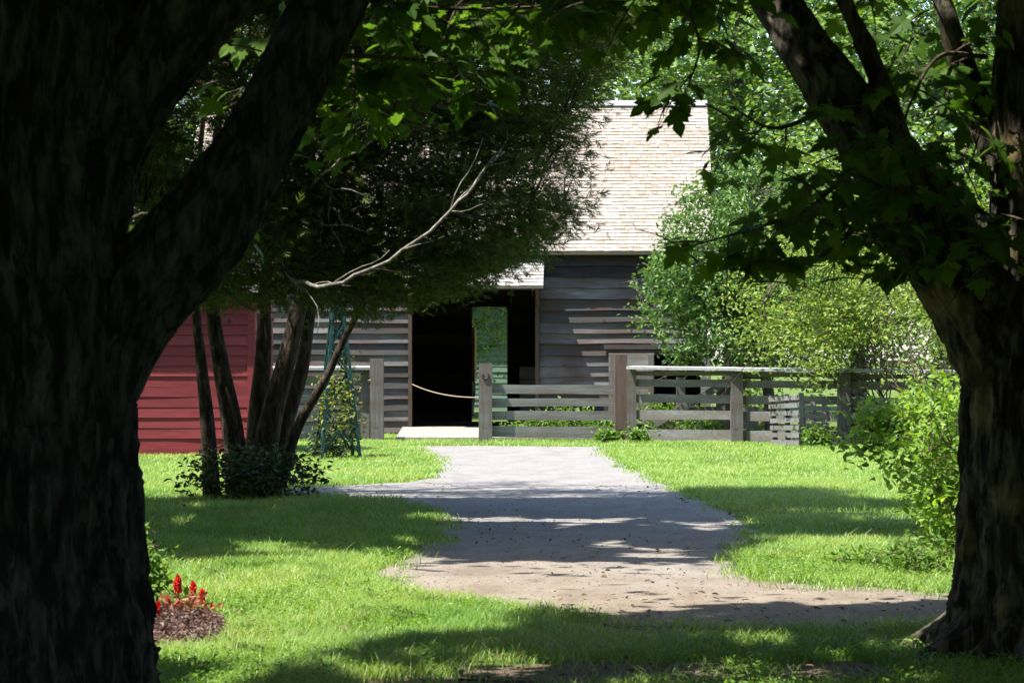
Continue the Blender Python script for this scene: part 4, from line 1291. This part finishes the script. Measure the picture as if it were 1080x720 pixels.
# ------------------------------------------------------------------ flower bed
fb = gnd(160, 672)
m = MB()
th = np.linspace(0, 2 * PI, 40, endpoint=False)
V = []
for k, f in enumerate((1, .9, .7, .45, .2)):
    for a in th:
        rr_ = f * (1 + .16 * math.sin(3 * a + 1) + .06 * math.sin(7 * a))
        x, y = math.cos(a) * .38 * rr_, math.sin(a) * .9 * rr_
        V.append((x, y, .008 + .09 * (1 - f) ** .8 + (.02 * rng.random() if k else 0)))
V.append((0, 0, .10))
Q = []; T = []
n = len(th)
for k in range(4):
    for i in range(n): Q.append((k * n + i, k * n + (i + 1) % n, (k + 1) * n + (i + 1) % n, (k + 1) * n + i))
for i in range(n): T.append((4 * n + i, 4 * n + (i + 1) % n, 5 * n))
m.add(V, Q, T); o = m.build('flower_bed_soil', M['soil']); o.location = (fb[0], fb[1], 0); tag(o, kind='structure')
gb = np.random.default_rng(9)
m = MB()
P = []
while len(P) < 3600:
    a, r_ = gb.random() * 2 * PI, math.sqrt(gb.random()) * .95
    P.append((fb[0] + math.cos(a) * .42 * r_, fb[1] + math.sin(a) * .95 * r_, .04 + .10 * gb.random() * (1.1 - r_) + .03))
scatter(m, T_LEAF, np.array(P), .018, .038, .8, .5, 0, gb)
tag(m.build('burgundy_ground_cover', M['burgundy_leaf']), 'low burgundy leafed bedding around the red flower spikes', 'ground cover', kind='stuff')
def flower(px, py_b, py_t, w_, label, Y):
    b0 = at(px, py_b, Y); t0 = at(px, py_t, Y)
    b0 = np.array([b0[0], Y, .05])
    e = tag(empty('red_flower', tuple(b0)), label, 'flower', 'red flower spikes in the bed')
    h = t0[2] - b0[2]
    s = MB(); s.tube(curve([(0, 0, 0), (.005, 0, h * .4), (0, 0, h * .95)], 8), .005, 5); s.build('stem', M['pink_leaf'], e)
    hs = MB(); pl = 1.1 * w_ / (F / Y)
    L = pl * 2.1
    n = 150; z = gb.random(n); rad = pl * .42 * np.sin(np.clip(z * .85 + .12, 0, 1) * PI) ** .7
    a = gb.random(n) * 2 * PI
    P = np.column_stack([np.cos(a) * rad, np.sin(a) * rad, h - L + z * L])
    D = np.column_stack([np.cos(a) * .5, np.sin(a) * .5, np.ones(n)]); N = np.column_stack([np.cos(a), np.sin(a), np.full(n, .3)])
    place(hs, T_LEAF, P, pl * (.4 + .3 * gb.random(n)), N + gb.normal(size=(n, 3)) * .35, D + gb.normal(size=(n, 3)) * .25); hs.build('flower_spike', M['red_petal'], e)
    lv_ = MB(); n = 46
    P = np.column_stack([gb.normal(size=n) * .045, gb.normal(size=n) * .045, (h - L) * (.15 + .8 * gb.random(n))])
    scatter(lv_, T_LEAF, P, .04, .075, .5, .6, -.1, gb); lv_.build('leaves', M['pink_leaf'], e)
flower(187.5, 655, 609, 7.5, 'tallest red flower spike in the middle of the bed', 15.6)
flower(204, 652, 615, 6.0, 'red flower spike just right of the tallest one', 15.8)
flower(213, 648, 623, 6.0, 'rightmost short red flower spike at the edge of the bed', 15.9)
flower(177, 656, 630, 5.0, 'small faded red flower spike just left of the tallest one', 15.7)
flower(166, 662, 636, 6.5, 'low red flower spike nearest the left maple trunk', 15.2)
gp = at(150, 660, 16.6)
shrub('leafy_plant', (gp[0], 16.6, 0), (gp[0], 16.6, .2), (.22, .25, .24), 7, 55, 10, .05, .04, .075, 'weed_leaf', 'bright green leafy plant at the back of the flower bed', 'plant', seed=81, stem_r=.006)
gp = at(157, 640, 17.2)
shrub('leafy_plant', (gp[0], 17.2, 0), (gp[0], 17.2, .40), (.06, .06, .1), 1, 5, 5, .03, .04, .07, 'weed_leaf', 'single thin seedling standing above the flower bed', 'plant', seed=82, stem_r=.005)

# ------------------------------------------------------------------ weeds along the fence and lawn edges
weeds = [(565, 462, 50.2, .35, .55, 'tall weed leaning on the middle fence rails'), (598, 460, 50.3, .45, .75, 'taller weed at the centre of the middle fence'),
         (640, 463, 49.0, .2, .2, 'bushy weed at the foot of the reddish post'), (672, 463, 48.8, .18, .24, 'leafy weed at the start of the capped fence'),
         (610, 448, 51.5, .9, .5, 'yellow-green weed patch growing behind the middle fence'), (700, 440, 52.5, .9, .8, 'weed patch inside the pen by the stable door'),
         (745, 445, 51.5, .6, .4, 'weeds at the brace of the pen gate'), (545, 455, 51.2, .4, .25, 'low weed beside the concrete pad'),
         (790, 448, 53.0, 1.0, 1.3, 'weeds under the fruit tree behind the fence'), (862, 470, 46.0, .25, .35, 'weed growing between the two pallets'),
         (955, 480, 43.0, .6, .5, 'leafy clump below the twig tangle'), 
         (945, 600, 19.6, .3, .2, 'broad weed at the drive edge by the right bush'), (975, 612, 19.2, .3, .28, 'broad weed at the foot of the right bush'), (905, 606, 19.9, .22, .12, 'low weed on the right verge of the drive')]
for k, (px, py, Y, r_, h, lab) in enumerate(weeds):
    x = (px - 540) / F * Y
    s = max(.05, min(.10, Y / 480))
    shrub('leafy_weed', (x, Y, 0), (x, Y, h * .5), (r_, r_ * .7, h * .55), 7, int(30 + 60 * r_), 9, .08 if Y > 30 else .05, s * .7, s * 1.2, 'weed_leaf', lab, 'weed', 'weeds along the fences and verges', seed=200 + k, stem_r=.006)

# ------------------------------------------------------------------ grass
HOLES = [road_w]
bx0, bx1 = p[0][0], p[1][0]
def grass_zone(mb, n, Y0, Y1, hgt, wid, g, xm=1.6, tall=0.0):
    Y = Y0 + (Y1 - Y0) * np.sqrt(g.random(n)) if False else Y0 + (Y1 - Y0) * g.random(n)
    half = 540 / F * Y + xm
    half_max = 540 / F * Y1 + xm
    X = (g.random(n) * 2 - 1) * half_max
    k = np.abs(X) < half
    X, Y = X[k], Y[k]
    jx = (fbm(np.column_stack([X * 4, Y * 4, X * 0 + 1]), 2) - .5) * .5 + g.normal(size=len(X)) * .09
    jy = (fbm(np.column_stack([X * 4, Y * 4, X * 0 + 8]), 2) - .5) * .9 + g.normal(size=len(X)) * .22
    k = ~inpoly(X + jx, Y + jy, road_w)
    for q in soil_w: k &= ~(inpoly(X + jx * .5, Y + jy * .4, q) & (g.random(len(X)) < .85))
    k &= ~((Y > 49.8) & (X > bx0 - .1) & (X < bx1 + .15)) & (Y < 53.4)
    k &= ~((((X - fb[0]) / .40) ** 2 + ((Y - fb[1]) / .9) ** 2) < 1)
    k &= ~((X < shp[0] + .1) & (Y > shp[1] - .02))
    k &= ((X - lb[0]) ** 2 + (Y - lb[1]) ** 2 > .5 ** 2) & ((X - rb[0]) ** 2 + (Y - rb[1]) ** 2 > .55 ** 2)
    k &= ~((Y > 47.3) & (X > bx0) & (X < bx1) & (g.random(len(X)) < .6))
    # patchy density
    d = fbm(np.column_stack([X * 1.3, Y * .9, X * 0 + 3]), 3)
    # thinner, worn under the maples
    worn = np.clip((15.2 - Y) / 2.0, 0, 1) * np.clip((X + 1.2) / 2.5, 0, 1)
    k &= g.random(len(X)) < np.clip((d - .22) * 3.2, .25, 1) * (1 - .45 * worn)
    X, Y, d = X[k], Y[k], d[k]
    m_ = len(X)
    h = hgt * (.45 + .9 * g.random(m_)) * (.6 + .9 * d) * (1 + tall * (g.random(m_) < .03))
    w_ = wid * (.7 + .6 * g.random(m_))
    la = g.random(m_) * 2 * PI; a = la + PI / 2 + g.normal(size=m_) * .35; lean = .45 + 1.15 * g.random(m_)
    dx, dy = np.cos(a) * w_ / 2, np.sin(a) * w_ / 2
    lx, ly = np.cos(la) * h * lean, np.sin(la) * h * lean
    z0 = np.zeros(m_)
    B = np.stack([X, Y, z0], 1)
    V = np.stack([B + np.stack([-dx, -dy, z0], 1), B + np.stack([dx, dy, z0], 1),
                  B + np.stack([lx * .35 + dx * .75, ly * .35 + dy * .75, h * .6], 1), B + np.stack([lx * .35 - dx * .75, ly * .35 - dy * .75, h * .6], 1),
                  B + np.stack([lx, ly, h], 1)], 1)
    o = (np.arange(m_) * 5)[:, None]
    mb.add(V.reshape(-1, 3), o + np.array([[0, 1, 2, 3]]), o + np.array([[3, 2, 4]]))
    return X, Y
gg = np.random.default_rng(99)
gm = MB()
grass_zone(gm, 420000, 12.2, 17, .06, .005, gg, tall=.7)
grass_zone(gm, 330000, 17, 23, .06, .0065, gg, tall=.5)
grass_zone(gm, 400000, 23, 34, .055, .0075, gg, tall=.4)
grass_zone(gm, 520000, 34, 53, .055, .0105, gg, 2.2)
gmo = tag(gm.build('grass', M['grass']), 'mown lawn grass on both sides of the drive', 'grass', kind='stuff')
# clover and broad lawn weeds
cm = MB()
n = 60000
Y = 12.3 + 10 * gg.random(n); X = (gg.random(n) * 2 - 1) * (540 / F * Y + 1.2)
k = ~inpoly(X, Y, road_w) & (fbm(np.column_stack([X * 1.6, Y * 1.1, X * 0 + 20]), 3) > .47)
for q in soil_w: k &= ~inpoly(X, Y, q)
k &= ~((((X - fb[0]) / .42) ** 2 + ((Y - fb[1]) / .95) ** 2) < 1)
X, Y = X[k], Y[k]
scatter(cm, T_LEAF, np.column_stack([X, Y, .03 + .045 * gg.random(len(X))]), .018, .034, 1.0, .35, 0, gg)
tag(cm.build('clover', M['clover']), 'clover and broad weed leaves mixed through the near lawn', 'clover', kind='stuff')
lm_ = MB()
n = 2600
Y = 12.6 + 20 * gg.random(n) ** 1.5; X = (gg.random(n) * 2 - 1) * (540 / F * Y + .8)
k = fbm(np.column_stack([X * .8, Y * .5, X * 0 + 60]), 2) > .45
scatter(lm_, T_LEAF, np.column_stack([X, Y, .012 + .02 * gg.random(n)])[k], .025, .06, 1.0, .3, 0, gg)
tag(lm_.build('leaf_litter', M['dry_leaf']), 'dry fallen leaves strewn over the drive and near lawn', 'leaf litter', kind='stuff')
# loose stones on the drive
pm = MB()
n = 9000
Y = 14.6 + 16 * gg.random(n) ** 1.3; X = (gg.random(n) * 2 - 1) * (540 / F * Y + .5)
k = inpoly(X, Y, road_w); X, Y = X[k], Y[k]
OV = np.array([(1, 0, 0), (-1, 0, 0), (0, 1, 0), (0, -1, 0), (0, 0, 1), (0, 0, -1)], float)
OT = np.array([(0, 2, 4), (2, 1, 4), (1, 3, 4), (3, 0, 4), (2, 0, 5), (1, 2, 5), (3, 1, 5), (0, 3, 5)])
s = .003 + .008 * gg.random(len(X)) ** 3
Vv = np.stack([X, Y, s * .3 + .006], 1)[:, None] + OV[None] * s[:, None, None] * (np.array([1, 1, .6]) * (.7 + .6 * gg.random((len(X), 6, 3))))
pm.add(Vv.reshape(-1, 3), None, (OT[None] + (np.arange(len(X)) * 6)[:, None, None]).reshape(-1, 3))
tag(pm.build('gravel', M['pebble']), 'loose pebbles scattered over the drive', 'gravel', kind='stuff')

# ------------------------------------------------------------------ light, sky, camera
S = Vector(SD_)
elev = math.asin(S.z); az = math.atan2(S.x, S.y)
wd = bpy.data.worlds.new('World'); scn.world = wd; wd.use_nodes = True
nt = wd.node_tree; bg = nt.nodes['Background']
sky = nt.nodes.new('ShaderNodeTexSky'); sky.sky_type = 'NISHITA'; sky.sun_disc = False
sky.sun_elevation = elev; sky.sun_rotation = az
nt.links.new(sky.outputs[0], bg.inputs[0]); bg.inputs[1].default_value = .14
sl_ = bpy.data.lights.new('sun', 'SUN'); sl_.energy = 4.8; sl_.angle = R(.53); sl_.color = (1, .955, .88)
so = bpy.data.objects.new('sun', sl_); COL.objects.link(so)
so.rotation_euler = S.to_track_quat('Z', 'Y').to_euler(); so.location = (-20, -10, 40)

cd = bpy.data.cameras.new('camera'); cd.sensor_width = 22.3; cd.lens = 22.3 * F / 1080
cd.clip_start = .5; cd.clip_end = 2000
cd.dof.use_dof = True; cd.dof.focus_distance = 34; cd.dof.aperture_fstop = 6.3
co = bpy.data.objects.new('camera', cd); COL.objects.link(co)
co.location = tuple(CAM); co.rotation_euler = (PI / 2 + TH, 0, 0)
scn.camera = co

vs = scn.view_settings
scn.display_settings.display_device = 'sRGB'
vs.view_transform = 'Standard'; vs.look = 'None'; vs.exposure = 1.5; vs.gamma = 1; vs.use_curve_mapping = False
cy = scn.cycles
cy.use_denoising = True
try: cy.denoiser = 'OPENIMAGEDENOISE'
except Exception: pass
cy.max_bounces = 6; cy.diffuse_bounces = 3; cy.glossy_bounces = 2; cy.transmission_bounces = 4; cy.transparent_max_bounces = 4
cy.sample_clamp_indirect = 4
cy.use_adaptive_sampling = True; cy.adaptive_threshold = .01
